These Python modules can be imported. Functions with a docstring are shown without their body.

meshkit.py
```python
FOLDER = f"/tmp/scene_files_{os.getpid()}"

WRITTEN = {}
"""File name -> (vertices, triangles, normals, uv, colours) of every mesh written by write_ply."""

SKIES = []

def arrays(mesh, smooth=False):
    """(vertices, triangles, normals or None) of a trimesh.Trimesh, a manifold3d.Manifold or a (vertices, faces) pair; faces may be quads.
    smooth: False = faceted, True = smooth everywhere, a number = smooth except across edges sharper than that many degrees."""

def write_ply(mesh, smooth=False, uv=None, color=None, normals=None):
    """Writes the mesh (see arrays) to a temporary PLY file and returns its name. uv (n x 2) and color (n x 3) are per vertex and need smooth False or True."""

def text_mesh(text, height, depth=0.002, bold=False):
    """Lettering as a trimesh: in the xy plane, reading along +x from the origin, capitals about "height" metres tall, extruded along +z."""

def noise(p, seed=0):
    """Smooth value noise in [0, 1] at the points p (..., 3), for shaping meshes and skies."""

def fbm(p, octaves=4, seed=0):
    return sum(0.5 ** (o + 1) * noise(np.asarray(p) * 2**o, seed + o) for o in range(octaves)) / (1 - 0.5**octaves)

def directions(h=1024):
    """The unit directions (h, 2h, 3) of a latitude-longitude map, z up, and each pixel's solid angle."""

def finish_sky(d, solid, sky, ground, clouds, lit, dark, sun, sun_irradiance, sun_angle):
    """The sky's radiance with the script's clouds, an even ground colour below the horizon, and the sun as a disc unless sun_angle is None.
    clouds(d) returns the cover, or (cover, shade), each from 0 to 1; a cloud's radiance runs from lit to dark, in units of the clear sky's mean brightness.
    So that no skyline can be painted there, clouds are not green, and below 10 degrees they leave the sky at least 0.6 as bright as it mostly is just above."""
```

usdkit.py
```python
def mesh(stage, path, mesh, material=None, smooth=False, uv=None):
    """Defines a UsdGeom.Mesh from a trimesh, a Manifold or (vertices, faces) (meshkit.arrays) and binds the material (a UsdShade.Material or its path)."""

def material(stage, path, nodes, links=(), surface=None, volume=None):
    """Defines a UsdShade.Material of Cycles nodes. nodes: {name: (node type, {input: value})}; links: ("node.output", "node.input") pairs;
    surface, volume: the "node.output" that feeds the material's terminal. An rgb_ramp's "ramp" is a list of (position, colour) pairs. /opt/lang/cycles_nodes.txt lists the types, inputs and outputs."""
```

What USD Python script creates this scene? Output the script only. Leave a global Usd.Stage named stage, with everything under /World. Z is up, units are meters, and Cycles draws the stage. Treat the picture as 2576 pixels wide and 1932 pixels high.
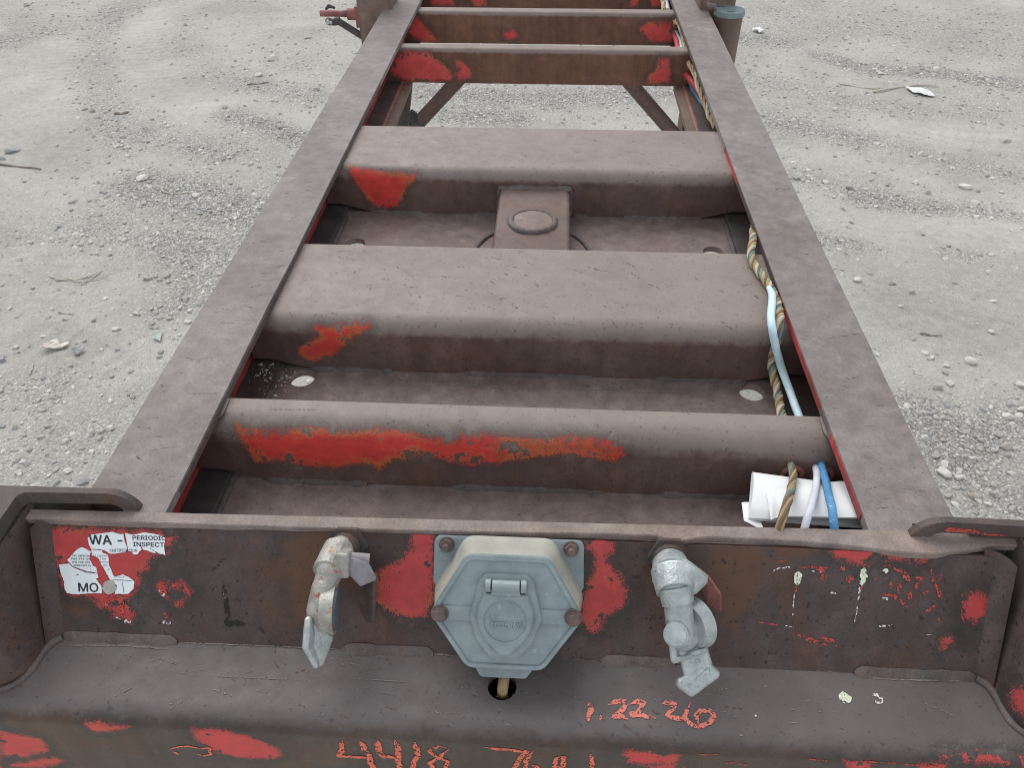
import math, numpy as np, trimesh, usdkit, meshkit
import manifold3d as m3
from shapely.geometry import Polygon, Point, LineString
from pxr import Usd, UsdGeom, UsdLux, UsdShade, Gf, Sdf, Vt

# ------------------------------------------------------------------ stage, camera, sky, sun, exposure
stage = Usd.Stage.CreateInMemory()
UsdGeom.SetStageUpAxis(stage, UsdGeom.Tokens.z); UsdGeom.SetStageMetersPerUnit(stage, 1.0)
UsdGeom.Xform.Define(stage, '/World'); UsdGeom.Scope.Define(stage, '/World/Looks')
H = 1.22                                   # top of the rails above the ground; below, z counts from there
PITCH, YAW, ROLL, CAMX, CAMZ, FPX = 0.719389, 0.0544308, -0.0052695, 0.03133922, 0.71269549, 1934.0
EXPOSURE = 0.76
SKY = 0.088
SUN_DIR = np.array([-0.35, 0.62, 0.80]); SUN_DIR /= np.linalg.norm(SUN_DIR)
SUN_ELEV, SUN_ROT = math.asin(SUN_DIR[2]), math.atan2(SUN_DIR[0], SUN_DIR[1])

def camera_rotation(p, y, r):
    cp, sp = math.cos(p), math.sin(p)
    f, u, ri = np.array([0, cp, -sp]), np.array([0, sp, cp]), np.array([1.0, 0, 0])
    cy, sy, cr, sr = math.cos(y), math.sin(y), math.cos(r), math.sin(r)
    return np.array([[cy, -sy, 0], [sy, cy, 0], [0, 0, 1]]) @ np.array([ri, u, -f]).T @ np.array([[cr, -sr, 0], [sr, cr, 0], [0, 0, 1]])
CR = camera_rotation(PITCH, YAW, ROLL); CC = np.array([CAMX, 0.0, CAMZ])
cam = UsdGeom.Camera.Define(stage, '/World/camera')
M = np.eye(4); M[:3, :3] = CR.T; M[3, :3] = CC + [0, 0, H]
cam.AddTransformOp().Set(Gf.Matrix4d(*M.ravel().tolist()))
cam.CreateHorizontalApertureAttr(36.0); cam.CreateVerticalApertureAttr(36.0 * 769 / 1024)
cam.CreateFocalLengthAttr(36.0 * FPX / 2576); cam.CreateClippingRangeAttr(Gf.Vec2f(0.02, 3000))
cam.CreateExposureAttr(EXPOSURE)

usdkit.material(stage, '/World/Looks/overcast_sky', {
    'sky': ('sky_texture', {'sky_type': 'single_scattering', 'sun_disc': False, 'sun_elevation': SUN_ELEV, 'sun_rotation': SUN_ROT}),
    'tc': ('texture_coordinate', {}), 'n': ('noise_texture', {'scale': 2.2, 'detail': 4.0, 'roughness': 0.55}),
    'cl': ('rgb_ramp', {'ramp': [(0.25, (5.2, 5.45, 5.75)), (0.75, (7.4, 7.6, 7.8))]}),
    'mx': ('mix_color', {'fac': 0.9, 'use_clamp': False}), 'bg': ('background_shader', {'strength': SKY})},
    [('tc.generated', 'n.vector'), ('n.fac', 'cl.fac'), ('sky.color', 'mx.a'), ('cl.color', 'mx.b'), ('mx.result', 'bg.color')], surface='bg.background')
dome = UsdLux.DomeLight.Define(stage, '/World/sky')
UsdShade.MaterialBindingAPI.Apply(dome.GetPrim()).Bind(UsdShade.Material.Get(stage, '/World/Looks/overcast_sky'))
dome.GetPrim().SetCustomDataByKey('kind', 'structure')
sun = UsdLux.DistantLight.Define(stage, '/World/sun')
sun.CreateNormalizeAttr(True); sun.CreateIntensityAttr(0.40); sun.CreateAngleAttr(50.0); sun.CreateColorAttr(Gf.Vec3f(1.0, 0.97, 0.93))
zz = SUN_DIR; xx = np.cross([0, 0, 1], zz); xx /= np.linalg.norm(xx); yy = np.cross(zz, xx)
T = np.eye(4); T[0, :3], T[1, :3], T[2, :3] = xx, yy, zz
sun.AddTransformOp().Set(Gf.Matrix4d(*T.ravel().tolist()))

# ------------------------------------------------------------------ helpers
ORG, COUNT = {}, {}
def numbered(parent, name):
    k = COUNT.get((parent, name), 0); COUNT[(parent, name)] = k + 1
    return f'{parent}/{name}' + (f'_{k:03d}' if k else '')
def tag(prim, label=None, cat=None, group=None, kind=None):
    for k, v in (('label', label), ('category', cat), ('group', group), ('kind', kind)):
        if v: prim.SetCustomDataByKey(k, v)
    return prim
def thing(name, label, cat, loc=(0, 0, 0), group=None):
    p = numbered('/World', name); x = UsdGeom.Xform.Define(stage, p)
    loc = np.asarray(loc, float); x.AddTranslateOp().Set(Gf.Vec3d(*(loc + [0, 0, H]))); ORG[p] = loc
    tag(x.GetPrim(), label, cat, group); return p
def look(m): return UsdShade.Material.Get(stage, '/World/Looks/' + m)
def base_of(parent): return ORG.get('/' + '/'.join(parent.strip('/').split('/')[:2]), np.array([0, 0, -H]))
def put(name, v, f, n, mat, parent, prims=None, label=None):
    p = numbered(parent, name); m = UsdGeom.Mesh.Define(stage, p)
    m.CreatePointsAttr(Vt.Vec3fArray.FromNumpy((np.asarray(v) - base_of(parent)).astype(np.float32)))
    m.CreateFaceVertexCountsAttr(Vt.IntArray.FromNumpy(np.full(len(f), 3, np.int32)))
    m.CreateFaceVertexIndicesAttr(Vt.IntArray.FromNumpy(np.asarray(f).astype(np.int32).ravel())); m.CreateSubdivisionSchemeAttr('none')
    if n is not None:
        m.CreateNormalsAttr(Vt.Vec3fArray.FromNumpy(np.asarray(n).astype(np.float32))); m.SetNormalsInterpolation('vertex')
    if prims is None and (mat.endswith('steel')): prims = {'paint': np.full(len(v), -3.0), 'wear_lit': np.zeros(len(v))}
    for k, a in (prims or {}).items():
        UsdGeom.PrimvarsAPI(m).CreatePrimvar(k, Sdf.ValueTypeNames.FloatArray, 'vertex').Set(Vt.FloatArray.FromNumpy(np.asarray(a, np.float32)))
    UsdShade.MaterialBindingAPI.Apply(m.GetPrim()).Bind(look(mat)); tag(m.GetPrim(), label); return p
def obj(name, mesh, mat, parent, smooth=35, label=None):
    v, f, n = meshkit.arrays(mesh, smooth)
    return put(name, v, f, n, mat, parent, None, label)
def cat(*ms): return trimesh.util.concatenate([tm(m) for m in ms])
def tm(m):
    if hasattr(m, 'to_mesh'):
        q = m.to_mesh(); return trimesh.Trimesh(q.vert_properties[:, :3], q.tri_verts, process=False)
    return m
def ray(px):
    px = np.asarray(px, float)
    return np.array([(px[0] - 1288) / FPX, -(px[1] - 966) / FPX, -1.0]) @ CR.T
def at_z(px, z=0.0): d = ray(px); return CC + (z - CC[2]) / d[2] * d
def at_y(px, y): d = ray(px); return CC + (y - CC[1]) / d[1] * d
def crop(x0, y0, s): return lambda x, y: (x0 + x / s, y0 + y / s)
def box(x0, x1, y0, y1, z0, z1, bev=0.0):
    if bev <= 0:
        m = trimesh.creation.box((x1 - x0, y1 - y0, z1 - z0)); m.apply_translation(((x0 + x1) / 2, (y0 + y1) / 2, (z0 + z1) / 2)); return m
    P = []
    for x in (x0, x1):
        for y in (y0, y1):
            for z in (z0, z1):
                sx, sy, sz = (1 if x == x0 else -1), (1 if y == y0 else -1), (1 if z == z0 else -1)
                b = bev * 0.3
                for d in ((0, 1, 1), (1, 0, 1), (1, 1, 0), (.3, .3, 1), (.3, 1, .3), (1, .3, .3)):
                    P.append((x + sx * bev * d[0], y + sy * bev * d[1], z + sz * bev * d[2]))
    return m3.Manifold.hull_points(P)
def sph(p, r, n=18): return m3.Manifold.sphere(r, n).translate(tuple(map(float, p)))
def chain(pts, rad, n=18):
    return m3.Manifold.batch_boolean([m3.Manifold.batch_hull([sph(pts[i], rad[i], n), sph(pts[i + 1], rad[i + 1], n)]) for i in range(len(pts) - 1)], m3.OpType.Add)
def cyl(a, b, r0, r1=None, n=28):
    a, b = np.asarray(a, float), np.asarray(b, float); r1 = r0 if r1 is None else r1
    d = b - a; L = np.linalg.norm(d); c = m3.Manifold.cylinder(L, r0, r1, n)
    R = trimesh.geometry.align_vectors([0, 0, 1], d / L)[:3, :3]
    return c.transform(np.hstack([R, a[:, None]]))
def spline(P, n=60):
    from scipy.interpolate import CubicSpline
    P = np.asarray(P, float); t = np.r_[0, np.cumsum(np.linalg.norm(np.diff(P, axis=0), axis=1))]
    return CubicSpline(t, P)(np.linspace(0, t[-1], n))
def frames(P):
    t = np.gradient(P, axis=0); t /= np.linalg.norm(t, axis=1, keepdims=True)
    a = np.cross(t, [0.31, 0.12, 0.94]); a /= np.linalg.norm(a, axis=1, keepdims=True); return t, a, np.cross(t, a)
def tube(P, r, sides=14):
    P = np.asarray(P, float); t, a, b = frames(P); k = np.arange(sides) * 2 * math.pi / sides
    r = np.broadcast_to(r, (len(P),))
    v = P[:, None] + r[:, None, None] * (np.cos(k)[None, :, None] * a[:, None] + np.sin(k)[None, :, None] * b[:, None])
    n = len(P); i, j = np.meshgrid(np.arange(n - 1), np.arange(sides), indexing='ij'); j2 = (j + 1) % sides
    q = np.stack([i * sides + j, i * sides + j2, (i + 1) * sides + j2, (i + 1) * sides + j], -1).reshape(-1, 4)
    v = np.vstack([v.reshape(-1, 3), P[:1], P[-1:]]); c0, c1 = len(v) - 2, len(v) - 1; k = np.arange(sides)
    f = np.vstack([q[:, [0, 1, 2]], q[:, [0, 2, 3]], np.stack([np.full(sides, c0), (k + 1) % sides, k], 1), np.stack([np.full(sides, c1), (n - 1) * sides + k, (n - 1) * sides + (k + 1) % sides], 1)])
    m = trimesh.Trimesh(v, f, process=False)
    if m.volume < 0: m.invert()
    return m
def fillet(P, R, step=0.004):
    """Polyline with its inner corners rounded, densely sampled."""
    P = [np.asarray(p, float) for p in P]; out = [P[0]]
    for i in range(1, len(P) - 1):
        a, b = P[i - 1] - P[i], P[i + 1] - P[i]; a /= np.linalg.norm(a); b /= np.linalg.norm(b)
        r = R[i - 1]
        if r <= 0: out.append(P[i]); continue
        th = math.acos(np.clip(a @ b, -1, 1)); d = r / math.tan(th / 2)
        c = P[i] + (a + b) / np.linalg.norm(a + b) * r / math.sin(th / 2)
        s, e = P[i] + a * d, P[i] + b * d; A0 = math.atan2(*(s - c)[::-1]); A1 = math.atan2(*(e - c)[::-1])
        dA = (A1 - A0 + math.pi) % (2 * math.pi) - math.pi
        for q in np.linspace(0, 1, 9): out.append(c + r * np.array([math.cos(A0 + q * dA), math.sin(A0 + q * dA)]))
    out.append(P[-1]); res = [out[0]]
    for p in out[1:]:
        L = np.linalg.norm(p - res[-1])
        if L < 1e-6: continue
        for q in np.linspace(0, 1, max(2, int(L / step) + 1))[1:]: pass
        k = max(1, int(L / step)); a = res[-1]
        for q in range(1, k + 1): res.append(a + (p - a) * q / k)
    return np.array(res)
def signed(poly, U):
    """Distance to a polygon's outline, positive inside (vectorised), in the units of its points."""
    poly = np.asarray(poly, float); x, y = U[:, 0], U[:, 1]; d = np.full(len(U), 9.0); inside = np.zeros(len(U), bool)
    for a, b in zip(poly, np.roll(poly, -1, 0)):
        e = b - a; w = U - a; t = np.clip((w @ e) / max(e @ e, 1e-12), 0, 1); d = np.minimum(d, np.linalg.norm(w - t[:, None] * e, axis=1))
        c = (a[1] > y) != (b[1] > y)
        with np.errstate(divide='ignore', invalid='ignore'): inside ^= c & (x < (b[0] - a[0]) * (y - a[1]) / (b[1] - a[1]) + a[0])
    return np.where(inside, d, -d)
class Prof:
    """A bent plate: a profile in (y, z) swept along x, or in (x, z) swept along y. s runs along the profile."""
    def __init__(self, pts, axis='x', flip=1):
        self.p = np.asarray(pts, float); self.axis = axis; self.s = np.r_[0, np.cumsum(np.linalg.norm(np.diff(self.p, axis=0), axis=1))]; self.S = self.s[-1]
        t = np.gradient(self.p, axis=0); t /= np.linalg.norm(t, axis=1, keepdims=True); self.n = flip * np.stack([-t[:, 1], t[:, 0]], 1)
    def pos(self, u, s, off=0.0):
        a = np.interp(s, self.s, self.p[:, 0]) + off * np.interp(s, self.s, self.n[:, 0]); b = np.interp(s, self.s, self.p[:, 1]) + off * np.interp(s, self.s, self.n[:, 1])
        u = np.broadcast_to(u, np.shape(a)); return np.stack([u, a, b] if self.axis == 'x' else [a, u, b], -1)
    def nor(self, u, s):
        a = np.interp(s, self.s, self.n[:, 0]); b = np.interp(s, self.s, self.n[:, 1]); L = np.hypot(a, b); z = np.zeros(np.shape(a))
        return np.stack([z, a / L, b / L] if self.axis == 'x' else [a / L, z, b / L], -1)
    def hit(self, px):
        d = ray(px); k = (1, 2) if self.axis == 'x' else (0, 2); best = None
        c2, d2 = CC[list(k)], d[list(k)]
        for i in range(len(self.p) - 1):
            a, e = self.p[i], self.p[i + 1] - self.p[i]; D = d2[0] * -e[1] + d2[1] * e[0]
            if abs(D) < 1e-12: continue
            w = a - c2; t = (w[0] * -e[1] + w[1] * e[0]) / D; q = (d2[0] * w[1] - d2[1] * w[0]) / D
            if t > 0 and -1e-9 <= q <= 1 + 1e-9 and (best is None or t < best[0]): best = (t, self.s[i] + q * (self.s[i + 1] - self.s[i]))
        if best is None:
            a = self.p; i = len(a) - 2; e = a[i + 1] - a[i]; w = a[i] - c2; D = d2[0] * -e[1] + d2[1] * e[0]
            t = (w[0] * -e[1] + w[1] * e[0]) / D; q = (d2[0] * w[1] - d2[1] * w[0]) / D; best = (t, self.s[i] + q * (self.s[i + 1] - self.s[i]))
        P = CC + best[0] * d
        return np.array([P[0] if self.axis == 'x' else P[1], best[1]])
def field(U, polys):
    h = np.full(len(U), -3.0)
    for p in polys:
        cap = 3.0
        if isinstance(p, tuple): p, cap = p
        h = np.maximum(h, np.minimum(np.clip(signed(p, U) * 100, -3, 3), cap))
    return h
def sheet(name, prof, u0, u1, du, thick, mat, parent, paint=(), smax=None, smin=None, holes=(), prims=None, ufun=None, label=None, ds=None, wear_lit=None):
    us = np.linspace(u0, u1, max(2, int(round((u1 - u0) / du)) + 1)); ds = ds or du
    ns = max(2, int(prof.S / ds) + 1); q = np.unique(np.r_[np.linspace(0, prof.S, ns), prof.s]) / prof.S
    keep = [0]
    for i in range(1, len(q)):
        if q[i] - q[keep[-1]] > 0.35 * ds / prof.S or i == len(q) - 1: keep.append(i)
    q = q[keep]; U, Q = np.meshgrid(us, q, indexing='ij')
    lo = smin(U) if smin else np.zeros_like(U); hi = smax(U) if smax else np.full_like(U, prof.S); Sg = lo + Q * (hi - lo)
    for hu, hs, hr in holes:                                   # pull grid points near a hole onto its rim
        d = np.hypot(U - hu, Sg - hs); near = (np.abs(d - hr) < 0.62 * du) & (d > 1e-6)
        U = np.where(near, hu + (U - hu) / np.maximum(d, 1e-9) * hr, U); Sg = np.where(near, hs + (Sg - hs) / np.maximum(d, 1e-9) * hr, Sg)
    a, b = U.shape; i, j = np.meshgrid(np.arange(a - 1), np.arange(b - 1), indexing='ij')
    quad = np.stack([i * b + j, (i + 1) * b + j, (i + 1) * b + j + 1, i * b + j + 1], -1).reshape(-1, 4)
    uf, sf = U.ravel().copy(), Sg.ravel().copy()
    for hu, hs, hr in holes:
        c = np.hypot(uf[quad].mean(1) - hu, sf[quad].mean(1) - hs); quad = quad[c > hr * 0.985]
    used = np.unique(quad)
    for hu, hs, hr in holes:
        d = np.hypot(uf[used] - hu, sf[used] - hs); k = used[d < hr]; d = np.maximum(np.hypot(uf[k] - hu, sf[k] - hs), 1e-6); uf[k] = hu + (uf[k] - hu) / d * hr; sf[k] = hs + (sf[k] - hs) / d * hr
    f = np.vstack([quad[:, [0, 1, 2]], quad[:, [0, 2, 3]]])
    V, N = prof.pos(uf, sf), prof.nor(uf, sf)
    if ufun: V = ufun(V, uf, sf)
    fn = np.cross(V[f[:, 1]] - V[f[:, 0]], V[f[:, 2]] - V[f[:, 0]])
    if (fn * N[f[:, 0]]).sum() < 0: f = f[:, [0, 2, 1]]
    h = field(np.stack([uf, sf], 1), paint); nv = len(V); B = V - N * thick; wr = wear_lit(uf, sf) if wear_lit else np.zeros(nv)
    vs, fs, nn, hh = [V, B], [f, f[:, [0, 2, 1]] + nv], [N, -N], [h, np.full(nv, -3.0)]
    o = 2 * nv; e = {}                                         # rim: every edge that has one face gets a strip
    for t in f:
        for x, y in ((t[0], t[1]), (t[1], t[2]), (t[2], t[0])): e[(x, y)] = 1
    rim = np.array([k for k in e if (k[1], k[0]) not in e])
    p0, p1 = V[rim[:, 0]], V[rim[:, 1]]; q0, q1 = B[rim[:, 0]], B[rim[:, 1]]
    en = np.cross(q0 - p0, p1 - p0); en /= np.linalg.norm(en, axis=1, keepdims=True) + 1e-12
    vs.append(np.concatenate([p0, p1, q1, q0])); m = len(rim); k = np.arange(m)
    fr = np.vstack([np.stack([k, k + 3 * m, k + 2 * m], 1), np.stack([k, k + 2 * m, k + m], 1)]) + o
    tst = np.vstack(vs); g = np.cross(tst[fr[0, 1]] - tst[fr[0, 0]], tst[fr[0, 2]] - tst[fr[0, 0]])
    if g @ en[0] < 0: en = -en
    fs.append(fr); nn.append(np.tile(en, (4, 1))); ww = [wr, np.zeros(nv), np.concatenate([wr[rim[:, 0]], wr[rim[:, 1]]] * 2)]; hh.append(np.concatenate([h[rim[:, 0]], h[rim[:, 1]]] * 2) - 0.8)
    return put(name, np.vstack(vs), np.vstack(fs), np.vstack(nn), mat, parent, {'paint': np.concatenate(hh), 'wear_lit': np.concatenate(ww)}, label)
COVER = {'chalk_salmon': 0.76, 'chalk_lip': 0.80, 'worn_red': 0.50, 'worn_cream': 0.85, 'worn_white': 0.42, 'scratch_pale': 0.45, 'faint_dark': 0.6, 'flange_steel': 0.85}
def ribbon(prof, pts, w, off=0.0006, px=True, step=0.0011, cover=1.0):
    """A stroke of chalk or paint laid on a bent plate; w in metres (number or one per point)."""
    q = np.array([prof.hit(p) for p in pts]) if px else np.asarray(pts, float)
    w = np.broadcast_to(w, (len(q),)).astype(float); t = np.r_[0, np.cumsum(np.linalg.norm(np.diff(q, axis=0), axis=1))]
    n = max(3, int(t[-1] / step)); tt = np.linspace(0, t[-1], n); c = np.stack([np.interp(tt, t, q[:, 0]), np.interp(tt, t, q[:, 1])], 1); w = np.interp(tt, t, w)
    d = np.gradient(c, axis=0); d /= np.linalg.norm(d, axis=1, keepdims=True) + 1e-12; nr = np.stack([-d[:, 1], d[:, 0]], 1)
    jit = 0.75 + 0.5 * meshkit.noise(np.c_[c * 400, np.zeros(n)], 5); w = w * jit * np.clip(np.minimum(np.arange(n), np.arange(n)[::-1]) / max(1.0, 0.12 * n), 0.25, 1)
    c = c + nr * ((meshkit.noise(np.c_[c * 130, np.zeros(n)], 9) - 0.5) * np.minimum(0.004, 0.6 * w))[:, None]
    m = max(2, int(round(w.max() / 0.0009))); k = np.linspace(-0.5, 0.5, m + 1); G2 = c[:, None] + nr[:, None] * (w[:, None] * k)[..., None]
    i, j = np.meshgrid(np.arange(n - 1), np.arange(m), indexing='ij'); q4 = np.stack([i * (m + 1) + j, (i + 1) * (m + 1) + j, (i + 1) * (m + 1) + j + 1, i * (m + 1) + j + 1], -1).reshape(-1, 4)
    u2 = G2.reshape(-1, 2); f = np.vstack([q4[:, [0, 1, 2]], q4[:, [0, 2, 3]]])
    if cover < 1:
        cc = u2[f].mean(1); z0 = np.zeros(len(cc)); nz = 0.5 * meshkit.noise(np.c_[cc * 620, z0], 4) + 0.3 * meshkit.noise(np.c_[cc * 260, z0], 12) + 0.2 * meshkit.noise(np.c_[cc * 1300, z0], 14)
        f = f[nz > np.quantile(nz, 1 - cover)]
    COUNT['stroke'] = (COUNT.get('stroke', 0) + 1) % 8; offs = np.repeat(off + 0.00003 * COUNT['stroke'] + 0.0004 * np.arange(n) / n, m + 1)
    used, inv = np.unique(f, return_inverse=True); v = prof.pos(u2[used, 0], u2[used, 1], offs[used])
    return trimesh.Trimesh(v, inv.reshape(-1, 3), process=False)
def flatpoly(prof, pts, off, px=True, thick=0.0003):
    q = np.array([prof.hit(p) for p in pts]) if px else np.asarray(pts, float)
    m = trimesh.creation.extrude_polygon(Polygon(q).buffer(0), thick, engine='earcut') if False else trimesh.creation.extrude_polygon(Polygon(q).buffer(0), thick)
    v = m.vertices; m.vertices = prof.pos(v[:, 0], v[:, 1], off + v[:, 2])
    if m.volume < 0: m.invert()
    return m
def bead(a, b, r, seed=0, nrm=(0, -0.7, 0.7)):
    """A weld bead: a lumpy rod from a to b."""
    a, b = np.asarray(a, float), np.asarray(b, float); L = np.linalg.norm(b - a); n = max(6, int(L / 0.004)); t = np.linspace(0, 1, n)
    P = a + (b - a) * t[:, None]; w = meshkit.noise(np.stack([t * L / 0.011, t * 0 + seed, t * 0], 1), 3)
    P = P + np.asarray(nrm) * ((w - 0.5) * r * 0.5)[:, None]
    rr = r * (0.8 + 0.45 * w) * np.minimum(1, 0.35 + 6 * np.minimum(t, 1 - t) * L / 0.06)
    m = tube(P, rr, 12); nv_ = np.asarray(nrm, float); nv_ /= np.linalg.norm(nv_); v = m.vertices.copy(); Q = np.vstack([np.repeat(P, 12, 0), P[:1], P[-1:]])
    v -= nv_ * (((v - Q) @ nv_) * 0.80)[:, None]; m.vertices = v; return m

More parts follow.
